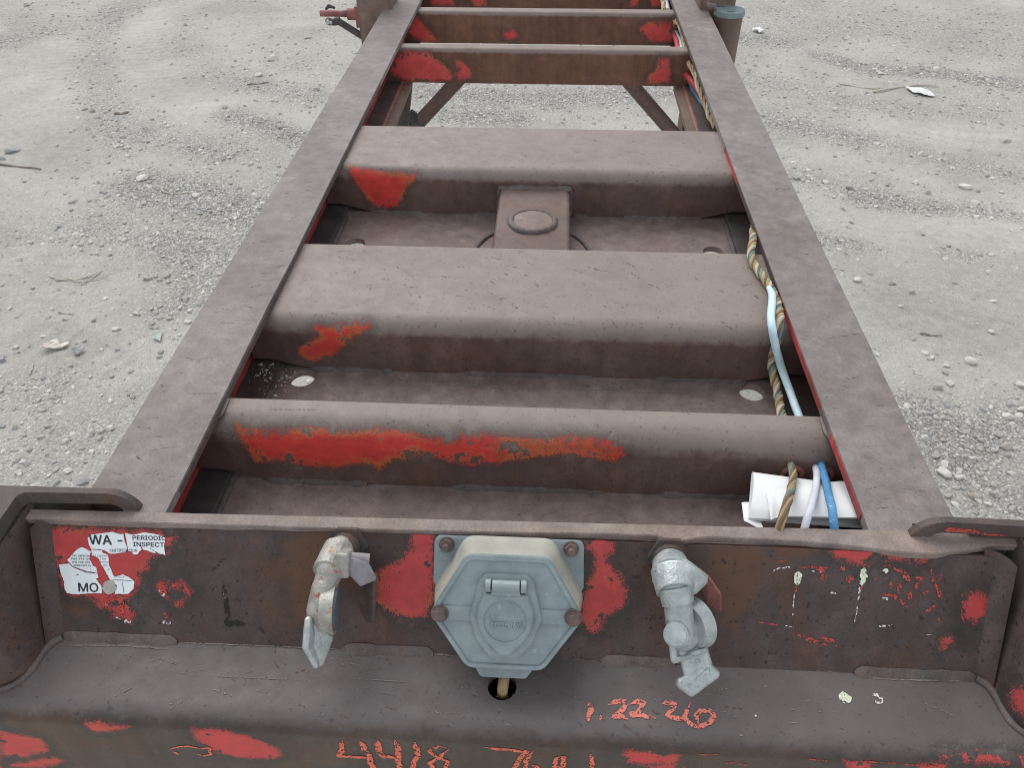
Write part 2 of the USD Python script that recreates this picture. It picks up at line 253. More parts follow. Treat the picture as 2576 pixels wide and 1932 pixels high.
# ------------------------------------------------------------------ materials
def steel(name, c0, c1, rust=0.25, rust_col=(0.115, 0.052, 0.024), pit=0.5, rough=0.62, spec=0.35, red=(0.52, 0.045, 0.036), dust=0.0, edge=1.0, bump=0.25, mott=1.0, worn=(0.205, 0.168, 0.150), wear_lit_max=0.85, orange=0.8, halo_a=0.6, soft=1.0, on_lo=0.50):  # worn: tint for real wear and for light painted on upward tops
    c0, c1 = np.array(c0), np.array(c1); halo = (0.036, 0.034, 0.030, halo_a); org = (0.43, 0.125, 0.045, 1)
    z = lambda h: (h + 3) / 6
    usdkit.material(stage, '/World/Looks/' + name, {
        'g': ('geometry', {}), 'n1': ('noise_texture', {'scale': 6.0, 'detail': 5.0, 'roughness': 0.6}),
        'n2': ('noise_texture', {'scale': 38.0, 'detail': 5.0, 'roughness': 0.65}), 'n3': ('noise_texture', {'scale': 420.0, 'detail': 3.0, 'roughness': 0.7}),
        'n4': ('noise_texture', {'scale': 9.0, 'detail': 6.0, 'roughness': 0.68, 'distortion': 0.6}),
        'mp': ('mapping', {'mapping_type': 'point', 'location': (7.3, 2.1, 4.4)}), 'n5': ('noise_texture', {'scale': 150.0, 'detail': 2.0, 'roughness': 0.5}),
        'base': ('rgb_ramp', {'ramp': [(0.3, tuple(c0)), (0.7, tuple(c1))]}),
        'rr': ('rgb_ramp', {'ramp': [(0.48, (0, 0, 0)), (0.68, (rust,) * 3)]}), 'mr': ('mix_color', {'b': rust_col}),
        'm2': ('rgb_ramp', {'ramp': [(0.25, (1 - 0.3 * mott,) * 3), (0.75, (1 + 0.26 * mott,) * 3)]}), 'x2': ('mix_color', {'blend_type': 'multiply', 'fac': 1.0, 'use_clamp': False}),
        'm3': ('rgb_ramp', {'ramp': [(0.25, (1 - 0.24 * mott,) * 3), (0.75, (1 + 0.24 * mott,) * 3)]}), 'x3': ('mix_color', {'blend_type': 'multiply', 'fac': 1.0, 'use_clamp': False}),
        'pr': ('rgb_ramp', {'ramp': [(0.63, (0, 0, 0)), (0.70, (pit,) * 3)]}), 'mpit': ('mix_color', {'b': (0.022, 0.018, 0.017)}),
        'ds': ('rgb_ramp', {'ramp': [(0.64, (0, 0, 0)), (0.74, (dust,) * 3)]}), 'mdst': ('mix_color', {'b': (0.32, 0.29, 0.27)}),
        'at': ('attribute', {'attribute': 'paint'}), 'aw': ('attribute', {'attribute': 'wear_lit'}), 'n6': ('noise_texture', {'scale': 130.0, 'detail': 6.0, 'roughness': 0.75}),
        'wn': ('math', {'math_type': 'multiply_add', 'value2': 1.1, 'value3': -0.55}), 'wa': ('math', {'math_type': 'add'}), 'wm': ('map_range', {'from_min': 0.25, 'from_max': 0.85, 'to_max': wear_lit_max, 'clamp': True}), 'mw': ('mix_color', {}), 'wc': ('rgb_ramp', {'ramp': [(0.32, tuple(np.array(worn) * 0.84 * [1.03, 0.98, 0.93])), (0.5, worn), (0.68, tuple(np.array(worn) * 1.13))]}),
        'a1': ('math', {'math_type': 'multiply_add', 'value2': 1.3 * edge, 'value3': -0.65 * edge}), 'a2': ('math', {'math_type': 'multiply_add', 'value2': 1.7 * edge, 'value3': -0.85 * edge}),
        'h1': ('math', {'math_type': 'add'}), 'h2': ('math', {'math_type': 'add'}), 'h3': ('math', {'math_type': 'add'}), 'pw': ('rgb_ramp', {'ramp': [(0.55, (0, 0, 0)), (0.68, (1, 1, 1))]}), 'h4': ('math', {'math_type': 'multiply_add', 'value2': -2.6}), 'a3': ('math', {'math_type': 'multiply_add', 'value2': 2.4, 'value3': -1.2}), 'n7': ('noise_texture', {'scale': 700.0, 'detail': 1.0}), 'hm': ('map_range', {'from_min': -3.0, 'from_max': 3.0, 'clamp': True}),
        'pa': ('rgb_ramp', {'ramp': [(z(-2.0), (*halo[:3], 0)), (z(-0.7), halo), (z(-0.28 * soft), halo), (z(0.0), (0.5 * red[0], 0.8 * red[1], 0.8 * red[2], 0.88)), (z(0.25 * soft), (*red, 1)), (1, (*red, 1))]}),
        'ob': ('rgb_ramp', {'ramp': [(z(-0.02), (0, 0, 0)), (z(0.12), (1, 1, 1)), (z(0.45), (1, 1, 1)), (z(0.9), (0, 0, 0))]}), 'on': ('rgb_ramp', {'ramp': [(on_lo, (0, 0, 0)), (on_lo + 0.12, (orange,) * 3)]}),
        'of': ('mix_color', {'blend_type': 'multiply', 'fac': 1.0}), 'om': ('mix_color', {'b': org[:3]}),
        'pt': ('rgb_ramp', {'ramp': [(0.3, (0.72,) * 3), (0.7, (1.16,) * 3)]}), 'px': ('mix_color', {'blend_type': 'multiply', 'fac': 1.0, 'use_clamp': False}),
        'mp2': ('mix_color', {}), 'bp': ('bump', {'strength': bump, 'distance': 0.002}), 'bh': ('math', {'math_type': 'multiply_add', 'value2': 0.6}),
        'bh0': ('math', {'math_type': 'multiply'}), 'bh2': ('math', {'math_type': 'multiply_add', 'value2': 1.6}), 'ro': ('map_range', {'from_min': 0.3, 'from_max': 0.7, 'to_min': rough - 0.1, 'to_max': rough + 0.14}),
        'ms': ('mapping', {'mapping_type': 'point', 'scale': (45.0, 45.0, 3.0)}), 'ns': ('noise_texture', {'scale': 1.0, 'detail': 4.0, 'roughness': 0.6}), 'cs': ('rgb_ramp', {'ramp': [(0.3, (0.84,) * 3), (0.7, (1.14,) * 3)]}), 'xs': ('mix_color', {'blend_type': 'multiply', 'fac': 1.0, 'use_clamp': False}),
        'p': ('principled_bsdf', {'specular_ior_level': spec})},
        [('g.position', x + '.vector') for x in ('n1', 'n2', 'n3', 'n4')] + [('g.position', 'mp.vector'), ('mp.vector', 'n5.vector'),
         ('n1.fac', 'base.fac'), ('base.color', 'mr.a'), ('n4.fac', 'rr.fac'), ('rr.color', 'mr.fac'), ('n2.fac', 'm2.fac'), ('mr.result', 'x2.a'), ('m2.color', 'x2.b'),
         ('g.position', 'ms.vector'), ('ms.vector', 'ns.vector'), ('ns.fac', 'cs.fac'), ('x2.result', 'xs.a'), ('cs.color', 'xs.b'), ('n3.fac', 'm3.fac'), ('xs.result', 'x3.a'), ('m3.color', 'x3.b'), ('n5.fac', 'pr.fac'), ('pr.color', 'mpit.fac'),
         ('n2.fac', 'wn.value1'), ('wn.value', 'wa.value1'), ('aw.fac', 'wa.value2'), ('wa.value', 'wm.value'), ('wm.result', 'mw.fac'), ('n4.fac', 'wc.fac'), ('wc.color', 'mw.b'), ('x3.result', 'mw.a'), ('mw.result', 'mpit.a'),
         ('n2.fac', 'ds.fac'), ('ds.color', 'mdst.fac'), ('mpit.result', 'mdst.a'),
         ('n2.fac', 'a1.value1'), ('g.position', 'n6.vector'), ('n6.fac', 'a2.value1'), ('at.fac', 'h1.value1'), ('a1.value', 'h1.value2'), ('h1.value', 'h2.value1'), ('a2.value', 'h2.value2'), ('g.position', 'n7.vector'), ('n7.fac', 'a3.value1'), ('h2.value', 'h3.value1'), ('a3.value', 'h3.value2'), ('n2.fac', 'pw.fac'), ('pw.color', 'h4.value1'), ('h3.value', 'h4.value3'), ('h4.value', 'hm.value'),
         ('hm.result', 'pa.fac'), ('n2.fac', 'pt.fac'), ('hm.result', 'ob.fac'), ('n4.fac', 'on.fac'), ('ob.color', 'of.a'), ('on.color', 'of.b'), ('of.result', 'om.fac'), ('pa.color', 'om.a'), ('om.result', 'px.a'), ('pt.color', 'px.b'), ('mdst.result', 'mp2.a'), ('px.result', 'mp2.b'), ('pa.alpha', 'mp2.fac'),
         ('n3.fac', 'bh.value1'), ('n2.fac', 'bh.value3'), ('pa.alpha', 'bh0.value1'), ('n6.fac', 'bh0.value2'), ('bh0.value', 'bh2.value1'), ('bh.value', 'bh2.value3'), ('bh2.value', 'bp.height'), ('bp.normal', 'p.normal'),
         ('n2.fac', 'ro.value'), ('ro.result', 'p.roughness'), ('mp2.result', 'p.base_color')], surface='p.BSDF')
steel('rail_steel', (0.140, 0.118, 0.113), (0.216, 0.190, 0.184), rust=0.35, rust_col=(0.130, 0.090, 0.080), pit=0.08, dust=0.45, spec=0.3, rough=0.66, mott=0.8)
steel('rail_edge_steel', (0.050, 0.042, 0.040), (0.085, 0.070, 0.066), rust=0.5, pit=0.4)
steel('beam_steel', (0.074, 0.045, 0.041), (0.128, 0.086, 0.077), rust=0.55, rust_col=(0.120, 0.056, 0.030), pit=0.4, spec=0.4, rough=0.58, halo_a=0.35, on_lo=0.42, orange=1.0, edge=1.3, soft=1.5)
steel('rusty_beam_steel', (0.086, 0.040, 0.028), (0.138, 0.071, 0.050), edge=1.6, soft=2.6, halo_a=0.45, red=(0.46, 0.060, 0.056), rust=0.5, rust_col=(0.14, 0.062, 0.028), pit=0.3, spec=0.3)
steel('plate_steel', (0.140, 0.102, 0.094), (0.205, 0.160, 0.148), rust=0.22, pit=0.4, dust=0.25, spec=0.3)
steel('face_steel', (0.046, 0.034, 0.034), (0.084, 0.062, 0.061), rust=0.75, rust_col=(0.090, 0.042, 0.022), pit=0.85, spec=0.32, red=(0.43, 0.055, 0.056), halo_a=0.7, orange=0.5, worn=(0.100, 0.048, 0.026), wear_lit_max=0.75)
steel('shelf_steel', (0.042, 0.033, 0.028), (0.072, 0.056, 0.047), rust=0.4, red=(0.46, 0.055, 0.053), orange=0.4, pit=0.4, dust=0.12, spec=0.38, rough=0.55, mott=0.8, worn=(0.098, 0.083, 0.083), wear_lit_max=1.0)
steel('lip_steel', (0.043, 0.040, 0.036), (0.075, 0.064, 0.055), rust=0.4, pit=0.5)
steel('flange_steel', (0.165, 0.133, 0.122), (0.235, 0.193, 0.174), rust=0.35, rust_col=(0.22, 0.13, 0.085), pit=0.12, spec=0.3)
steel('web_steel', (0.27, 0.036, 0.034), (0.40, 0.052, 0.048), rust=0.9, rust_col=(0.040, 0.034, 0.033), pit=0.5)
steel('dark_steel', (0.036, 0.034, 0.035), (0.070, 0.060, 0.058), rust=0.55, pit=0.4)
steel('weld_steel', (0.080, 0.066, 0.064), (0.125, 0.104, 0.100), rust=0.3, pit=0.3, mott=1.2)
steel('tube_steel', (0.090, 0.055, 0.046), (0.135, 0.090, 0.080), rust=0.5, pit=0.3)
steel('leg_steel', (0.105, 0.068, 0.052), (0.15, 0.105, 0.088), rust=0.5, pit=0.2)
steel('pink_steel', (0.20, 0.075, 0.066), (0.29, 0.115, 0.105), rust=0.4, pit=0.4)
steel('bolt_steel', (0.085, 0.060, 0.056), (0.15, 0.11, 0.105), rust=0.6, pit=0.2, spec=0.45, rough=0.5)
def plain(name, c0, c1, scale=40, rough=0.6, spec=0.4, metal=0.0, bump=0.1, c2=None, p2=0.62, s2=90, trans=0.0):
    n = {'g': ('geometry', {}), 'n': ('noise_texture', {'scale': float(scale), 'detail': 5.0, 'roughness': 0.6}), 'f': ('noise_texture', {'scale': float(scale) * 9, 'detail': 2.0}),
         'r': ('rgb_ramp', {'ramp': [(0.3, c0), (0.7, c1)]}), 'b': ('bump', {'strength': bump, 'distance': 0.002}), 'ad': ('math', {'math_type': 'multiply_add', 'value2': 0.5}),
         's': ('noise_texture', {'scale': float(s2), 'detail': 4.0, 'roughness': 0.7}), 'sr': ('rgb_ramp', {'ramp': [(p2, (0, 0, 0)), (p2 + 0.05, (1, 1, 1))]}),
         'mx': ('mix_color', {'b': c2 or c1}), 'p': ('principled_bsdf', {'roughness': rough, 'specular_ior_level': spec, 'metallic': metal})}
    usdkit.material(stage, '/World/Looks/' + name, n, [('g.position', 'n.vector'), ('g.position', 'f.vector'), ('g.position', 's.vector'), ('n.fac', 'r.fac'), ('f.fac', 'ad.value1'), ('n.fac', 'ad.value3'),
        ('ad.value', 'b.height'), ('b.normal', 'p.normal'), ('s.fac', 'sr.fac'), ('sr.color', 'mx.fac'), ('r.color', 'mx.a'), ('mx.result', 'p.base_color')], surface='p.BSDF')
plain('socket_grey', (0.165, 0.207, 0.222), (0.250, 0.300, 0.312), 38, 0.5, 0.5, 0.2, bump=0.3, c2=(0.27, 0.33, 0.345), p2=0.64, s2=70)
plain('socket_body', (0.235, 0.235, 0.205), (0.345, 0.34, 0.295), 30, 0.6, 0.4, bump=0.15, c2=(0.20, 0.19, 0.14), p2=0.66)
plain('cast_metal', (0.25, 0.285, 0.29), (0.47, 0.505, 0.50), 45, 0.46, 0.5, 0.6, 0.6, c2=(0.15, 0.175, 0.18), p2=0.64, s2=110)
plain('painted_cast_metal', (0.20, 0.195, 0.178), (0.39, 0.38, 0.345), 45, 0.5, 0.45, 0.4, 0.6, c2=(0.30, 0.13, 0.085), p2=0.575, s2=70)
plain('seal_rubber', (0.050, 0.058, 0.066), (0.085, 0.094, 0.103), 60, 0.6, 0.4)
plain('flap_grey', (0.17, 0.16, 0.175), (0.25, 0.235, 0.25), 60, 0.6, 0.3)
plain('sticker_white', (0.66, 0.71, 0.74), (0.74, 0.79, 0.82), 60, 0.4, 0.5, bump=0.03)
plain('print_ink', (0.018, 0.024, 0.038), (0.035, 0.042, 0.055), 200, 0.5, 0.3, bump=0.0)
plain('bare_metal', (0.30, 0.29, 0.26), (0.42, 0.41, 0.37), 150, 0.5, 0.5, 0.2, 0.2)
plain('paper_white', (0.60, 0.61, 0.625), (0.66, 0.67, 0.68), 20, 0.7, 0.25, bump=0.03)
plain('hose_white', (0.46, 0.47, 0.52), (0.58, 0.59, 0.64), 50, 0.5, 0.4, c2=(0.42, 0.42, 0.46), p2=0.66)
plain('hose_blue', (0.045, 0.16, 0.33), (0.08, 0.25, 0.45), 60, 0.5, 0.4, c2=(0.30, 0.46, 0.57), p2=0.60, s2=170)
plain('hose_pale_blue', (0.42, 0.57, 0.65), (0.56, 0.71, 0.77), 60, 0.5, 0.4, c2=(0.06, 0.24, 0.42), p2=0.60, s2=35)
plain('hose_red', (0.38, 0.035, 0.045), (0.50, 0.07, 0.08), 60, 0.5, 0.4, c2=(0.55, 0.30, 0.30), p2=0.66)
plain('strand_tan', (0.24, 0.165, 0.085), (0.40, 0.30, 0.17), 50, 0.75, 0.2, c2=(0.08, 0.06, 0.045), p2=0.60, s2=80)
plain('strand_white', (0.34, 0.31, 0.25), (0.50, 0.46, 0.38), 50, 0.7, 0.2, c2=(0.14, 0.11, 0.08), p2=0.62, s2=80)
plain('strand_green', (0.09, 0.15, 0.135), (0.16, 0.25, 0.22), 50, 0.7, 0.2, c2=(0.08, 0.07, 0.05), p2=0.60, s2=80)
plain('strand_brown', (0.10, 0.07, 0.045), (0.17, 0.12, 0.075), 50, 0.75, 0.2)
plain('cap_green', (0.11, 0.155, 0.16), (0.17, 0.22, 0.225), 50, 0.55, 0.4)
plain('rock_pale', (0.44, 0.43, 0.40), (0.57, 0.55, 0.515), 40, 0.85, 0.2, bump=0.4)
plain('rock_mid', (0.30, 0.29, 0.27), (0.40, 0.385, 0.36), 40, 0.85, 0.2, bump=0.4)
plain('rock_blue', (0.235, 0.25, 0.25), (0.32, 0.33, 0.325), 40, 0.85, 0.2, bump=0.4)
plain('rock_brown', (0.32, 0.29, 0.26), (0.42, 0.39, 0.355), 40, 0.85, 0.2, bump=0.4)
plain('straw', (0.38, 0.35, 0.30), (0.50, 0.465, 0.40), 60, 0.8, 0.2)
plain('twig_brown', (0.14, 0.115, 0.095), (0.22, 0.185, 0.155), 60, 0.85, 0.2)
plain('scrap_white', (0.56, 0.57, 0.57), (0.66, 0.67, 0.67), 30, 0.5, 0.4)
plain('scrap_tan', (0.50, 0.45, 0.40), (0.62, 0.57, 0.51), 30, 0.6, 0.3)
plain('scrap_green', (0.30, 0.34, 0.31), (0.38, 0.42, 0.39), 30, 0.6, 0.3)
def stroke_mat(name, col, cover, scale=420): plain(name, tuple(np.array(col) * 0.85), tuple(np.minimum(np.array(col) * 1.12, 0.9)), 150, 0.85, 0.2, bump=0.0)
stroke_mat('chalk_salmon', (0.66, 0.20, 0.155), 0.58, 480)
stroke_mat('chalk_lip', (0.62, 0.155, 0.10), 0.66, 200)
stroke_mat('worn_red', (0.42, 0.075, 0.060), 0.47, 330)
stroke_mat('worn_cream', (0.62, 0.64, 0.50), 0.62, 220)
stroke_mat('worn_white', (0.62, 0.60, 0.58), 0.44, 300)
stroke_mat('scratch_pale', (0.185, 0.170, 0.170), 0.52, 700)
stroke_mat('faint_dark', (0.026, 0.022, 0.02), 0.55, 260)
stroke_mat('scuff_pale', (0.205, 0.185, 0.180), 0.5); stroke_mat('scuff_dark', (0.085, 0.070, 0.066), 0.5); stroke_mat('scuff_rust', (0.13, 0.080, 0.056), 0.5)
usdkit.material(stage, '/World/Looks/dusty_gravel', {
    'g': ('geometry', {}), 'n1': ('noise_texture', {'scale': 1.3, 'detail': 6.0, 'roughness': 0.6, 'distortion': 0.5}), 'n2': ('noise_texture', {'scale': 22.0, 'detail': 6.0, 'roughness': 0.7}),
    'v1': ('voronoi_texture', {'scale': 110.0}), 'v2': ('voronoi_texture', {'scale': 55.0}), 'n3': ('noise_texture', {'scale': 210.0, 'detail': 3.0, 'roughness': 0.65}),
    'at': ('attribute', {'attribute': 'gravel'}), 'gn': ('math', {'math_type': 'multiply_add', 'value2': 1.5, 'value3': -0.75}), 'ga': ('math', {'math_type': 'add'}), 'gm': ('map_range', {'from_min': 0.0, 'from_max': 1.05, 'clamp': True}),
    'dust': ('rgb_ramp', {'ramp': [(0.32, (0.318, 0.305, 0.280)), (0.5, (0.388, 0.374, 0.345)), (0.68, (0.452, 0.437, 0.404))]}),
    'd2': ('rgb_ramp', {'ramp': [(0.3, (0.80,) * 3), (0.7, (1.15,) * 3)]}), 'dx': ('mix_color', {'blend_type': 'multiply', 'fac': 1.0, 'use_clamp': False}), 'd3': ('rgb_ramp', {'ramp': [(0.3, (0.76,) * 3), (0.7, (1.2,) * 3)]}), 'dy': ('mix_color', {'blend_type': 'multiply', 'fac': 1.0, 'use_clamp': False}),
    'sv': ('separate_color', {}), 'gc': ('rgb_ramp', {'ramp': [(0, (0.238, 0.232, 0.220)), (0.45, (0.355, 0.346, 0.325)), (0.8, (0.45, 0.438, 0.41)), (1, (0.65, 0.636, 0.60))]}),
    'cr': ('rgb_ramp', {'ramp': [(0.25, (1.1,) * 3), (0.7, (0.62,) * 3)]}), 'gx': ('mix_color', {'blend_type': 'multiply', 'fac': 1.0, 'use_clamp': False}), 'mx': ('mix_color', {'use_clamp': False}),  # shade of the gaps put into the colour, darker towards cell edges
    'b2': ('math', {'math_type': 'multiply_add', 'value2': -1.0, 'value3': 1.0}), 'b4': ('math', {'math_type': 'multiply_add', 'value2': -1.2}), 'bm': ('math', {'math_type': 'multiply'}), 'b3': ('math', {'math_type': 'multiply_add', 'value2': 0.42}), 'b5': ('math', {'math_type': 'multiply_add', 'value2': 0.5}),
    'bp': ('bump', {'strength': 0.8, 'distance': 0.010}), 'p': ('principled_bsdf', {'roughness': 0.92, 'specular_ior_level': 0.15})},
    [('g.position', x + '.vector') for x in ('n1', 'n2', 'v1', 'v2', 'n3')] + [('n2.fac', 'gn.value1'), ('at.fac', 'ga.value1'), ('gn.value', 'ga.value2'), ('ga.value', 'gm.value'), ('n1.fac', 'dust.fac'), ('n2.fac', 'd2.fac'), ('dust.color', 'dx.a'), ('d2.color', 'dx.b'), ('n3.fac', 'd3.fac'), ('dx.result', 'dy.a'), ('d3.color', 'dy.b'),
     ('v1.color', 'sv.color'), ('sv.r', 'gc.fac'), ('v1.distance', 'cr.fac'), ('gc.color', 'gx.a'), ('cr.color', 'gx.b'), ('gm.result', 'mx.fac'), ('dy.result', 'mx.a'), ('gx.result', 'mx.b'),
     ('v1.distance', 'b2.value1'), ('v2.distance', 'b4.value1'), ('b2.value', 'b4.value3'), ('b4.value', 'bm.value1'), ('gm.result', 'bm.value2'), ('n3.fac', 'b3.value1'), ('bm.value', 'b3.value3'), ('n2.fac', 'b5.value1'), ('b3.value', 'b5.value3'), ('b5.value', 'bp.height'), ('bp.normal', 'p.normal'), ('mx.result', 'p.base_color')], surface='p.BSDF')

# ------------------------------------------------------------------ ground
rng = np.random.default_rng(7)
TRACKS = []
def ground_height(x, y):
    P = np.stack([x, y, np.zeros_like(x)], -1)
    h = 0.012 * (meshkit.fbm(P * [0.9, 0.55, 1], 3, 11) - 0.5) + 0.016 * (meshkit.fbm(P * 3.1, 3, 23) - 0.5) + 0.007 * (meshkit.fbm(P * 14, 3, 5) - 0.5)
    h = h + 0.003 * np.sin((x * 0.85 + y * 0.5) * 3.1 + 1.2 * meshkit.noise(P * 1.1, 3)) * meshkit.noise(P * 0.7 + 3, 8)
    for (ax_, ay_, bx_, by_, wd) in TRACKS:
        L_ = math.hypot(bx_ - ax_, by_ - ay_); ux, uy = (bx_ - ax_) / L_, (by_ - ay_) / L_; al = (x - ax_) * ux + (y - ay_) * uy; ac = -(x - ax_) * uy + (y - ay_) * ux
        inn = np.clip((wd - np.abs(ac)) / 0.02, 0, 1) * np.clip(al / 0.1, 0, 1) * np.clip((L_ - al) / 0.1, 0, 1)
        h = h - inn * (0.004 + 0.0035 * (np.sin(al * 2 * math.pi / 0.085 + 2.2 * np.sign(ac)) > 0.1) + 0.002 * (np.abs(np.abs(ac) - wd * 0.45) < 0.012))
    far = np.clip((np.hypot(x, y - 4) - 9) / 20, 0, 1)
    return h * (1 - far)
def GP(px): return at_z(px, -H)
def density_at(x, y):
    p_ = np.stack([x, y, np.zeros_like(x)], -1); return meshkit.fbm(p_ * [1.5, 1.1, 1] + 2.7, 4, 31)
c0b = crop(0, 0, 2.572); c1b = crop(1800, 0, 2.8505); c9 = crop(0, 600, 2.514); c10 = crop(1980, 560, 2.183)
bands = [(c0b, [(760, 60), (640, 250), (570, 480), (680, 700), (800, 860), (1150, 920), (1400, 980)], 0.22, 1.0), (c0b, [(1480, 740), (1680, 790), (1900, 880)], 0.11, 2.2), (c0b, [(900, 1200), (1150, 1260), (1400, 1340), (1650, 1360)], 0.16, 2.4), (c0b, [(1600, 540), (1800, 570), (2060, 620)], 0.16, 1.4),
    (c0b, [(0, 270), (150, 240), (320, 200)], 0.25, 1.2), (c0b, [(600, 1500), (1000, 1560), (1500, 1600)], 0.16, 0.9), (c0b, [(100, 40), (400, 30), (700, 80)], 0.4, 0.6), (c0b, [(1180, 150), (1250, 350), (1350, 480)], 0.2, 0.6), (c0b, [(0, 1500), (300, 1480), (600, 1400)], 0.2, 0.5),
    (c1b, [(750, 400), (1100, 495), (1600, 520), (1900, 570), (2200, 600)], 0.10, 2.6), (c1b, [(200, 280), (420, 300)], 0.2, 1.5), (c1b, [(350, 850), (700, 930), (1000, 1010), (1100, 1000)], 0.12, 1.4), (c1b, [(1050, 1420), (1400, 1480), (1800, 1520), (2150, 1570)], 0.10, 1.8), (c1b, [(1400, 1080), (1700, 1180), (2200, 1270)], 0.12, 0.9), (c1b, [(200, 560), (500, 620), (1000, 720), (1400, 800)], 0.2, 1.0), (c1b, [(600, 120), (1300, 180), (2200, 300)], 0.7, 0.8), (c1b, [(500, 1250), (900, 1330), (1200, 1400)], 0.12, 0.9),
    (c9, [(1100, 60), (1250, 300), (1100, 420)], 0.14, 1.2), (c9, [(100, 1450), (400, 1300), (600, 1250)], 0.2, 0.7), (c9, [(350, 900), (250, 1000), (100, 960)], 0.1, 0.8), (c10, [(700, 1050), (900, 1150), (1250, 1120)], 0.14, 1.5), (c10, [(900, 1300), (1100, 1480), (1280, 1550)], 0.16, 1.3), (c10, [(200, 90), (400, 130)], 0.08, 1.2), (c10, [(880, 160), (1000, 180)], 0.06, 1.2), (c0b, [(640, 0), (430, 250), (330, 560), (250, 800), (200, 1000)], 0.20, -0.7), (c0b, [(960, 80), (960, 480), (1090, 650), (1280, 730)], 0.17, -0.7), (c0b, [(1050, 1040), (1300, 1090), (1560, 1080)], 0.10, -0.6), (c1b, [(1250, 1620), (1800, 1600), (2200, 1600)], 0.10, -0.8), (c10, [(500, 60), (900, 90), (1300, 60)], 0.10, -0.6), (c10, [(500, 450), (900, 560), (1300, 700)], 0.14, -0.4), (c1b, [(1300, 900), (1700, 1000), (2200, 980)], 0.16, -0.5),
    (crop(0, 0, 1), [(1060, 230), (1400, 250), (1700, 225)], 0.22, 1.8), (crop(0, 0, 1), [(1060, 290), (1300, 300)], 0.12, 1.8)]
def gravel_density(x, y):
    den = 0.22 + 0.50 * np.clip((density_at(x, y) - 0.52) * 5, 0, 1); U = np.stack([x, y], 1)
    for cr, pts, w, k in bands:
        q = np.array([GP(cr(*p))[:2] for p in pts]); dm = np.full(len(x), 9.0)
        for a_, b_ in zip(q[:-1], q[1:]):
            e = b_ - a_; t = np.clip(((U - a_) @ e) / (e @ e), 0, 1); dm = np.minimum(dm, np.linalg.norm(U - a_ - t[:, None] * e, axis=1))
        den += k * 0.8 * np.exp(-(dm / w) ** 2)
    return np.maximum(den, 0.03)
for cr, p0, p1, wd in ((c9, (120, 590), (900, 900), 0.11), (c0b, (560, 60), (330, 560), 0.13), (c0b, (960, 120), (1000, 560), 0.12), (c10, (520, 470), (760, 640), 0.10), (c1b, (1350, 930), (2100, 1010), 0.12)): TRACKS.append((*GP(cr(*p0))[:2], *GP(cr(*p1))[:2], wd))
fine_x, fine_y = np.arange(-4.9, 4.9, 0.016), np.arange(0.9, 9.0, 0.018)
grow = np.cumsum(0.03 * 1.32 ** np.arange(28))
gx = np.r_[fine_x[0] - grow[::-1], fine_x, fine_x[-1] + grow]; gy = np.r_[fine_y[0] - grow[::-1], fine_y, fine_y[-1] + grow]
X, Y = np.meshgrid(gx, gy, indexing='ij'); Zg = ground_height(X, Y) - H
a, b = X.shape; i, j = np.meshgrid(np.arange(a - 1), np.arange(b - 1), indexing='ij')
q = np.stack([i * b + j, (i + 1) * b + j, (i + 1) * b + j + 1, i * b + j + 1], -1).reshape(-1, 4)
V = np.stack([X, Y, Zg], -1).reshape(-1, 3); F = np.vstack([q[:, [0, 1, 2]], q[:, [0, 2, 3]]])
dx, dy = np.gradient(Zg, gx, axis=0), np.gradient(Zg, gy, axis=1); Nn = np.stack([-dx, -dy, np.ones_like(dx)], -1).reshape(-1, 3); Nn /= np.linalg.norm(Nn, axis=1, keepdims=True)
gd = np.where((np.abs(V[:, 0]) < 6) & (V[:, 1] < 10), 0.0, 0.25); near_ = gd == 0; gd[near_] = np.clip(gravel_density(V[near_, 0], V[near_, 1]) * 0.62, 0, 1.0)
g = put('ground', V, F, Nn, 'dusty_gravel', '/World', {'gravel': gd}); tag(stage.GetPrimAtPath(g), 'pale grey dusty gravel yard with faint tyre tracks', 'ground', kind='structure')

# ------------------------------------------------------------------ the trailer
TR = thing('trailer', 'rusty red container trailer frame with open rails and grey light socket', 'trailer', (0, 0, 0))
A0 = np.array([0.546, -0.006]); A1 = np.array([0.464, -0.120])
# --- front plate: top flange with a ragged edge, sloping face below it
face = Prof(fillet([A0 + (A0 - A1) * 0.02, A1], []), 'x', -1)
cL, cM, cR = crop(0, 1200, 2.2663), crop(860, 1200, 2.2663), crop(1716, 1200, 2.2663)
c7 = crop(80, 1300, 5.53); c8 = crop(1900, 1320, 3.6867)
P = lambda prof, cr, pts: [prof.hit(cr(*p)) for p in pts]
face_paint = [P(face, cL, p) for p in (
    [(235, 290), (360, 285), (700, 300), (985, 310), (1000, 370), (960, 440), (870, 450), (840, 500), (850, 530), (790, 560), (800, 600), (750, 680), (720, 690), (765, 800), (740, 830), (640, 790), (650, 700), (620, 760), (560, 740), (540, 690), (390, 670), (350, 620), (330, 500), (270, 420)],
    [(895, 600), (945, 600), (950, 685), (905, 650)], [(975, 610), (1030, 600), (1030, 640), (975, 635)], [(1045, 605), (1095, 660), (1070, 690)], [(1000, 720), (1045, 700), (1030, 740)])]
face_paint += [P(face, cM, p) for p in (
    [(400, 300), (525, 300), (525, 560), (520, 700), (480, 800), (400, 810), (330, 800), (290, 770), (190, 715), (195, 560), (245, 510), (330, 480), (390, 420)],
    [(1380, 310), (1555, 330), (1560, 420), (1500, 470), (1560, 530), (1630, 640), (1600, 740), (1500, 800), (1450, 890), (1370, 860), (1365, 720), (1430, 560), (1440, 440), (1400, 400)])]
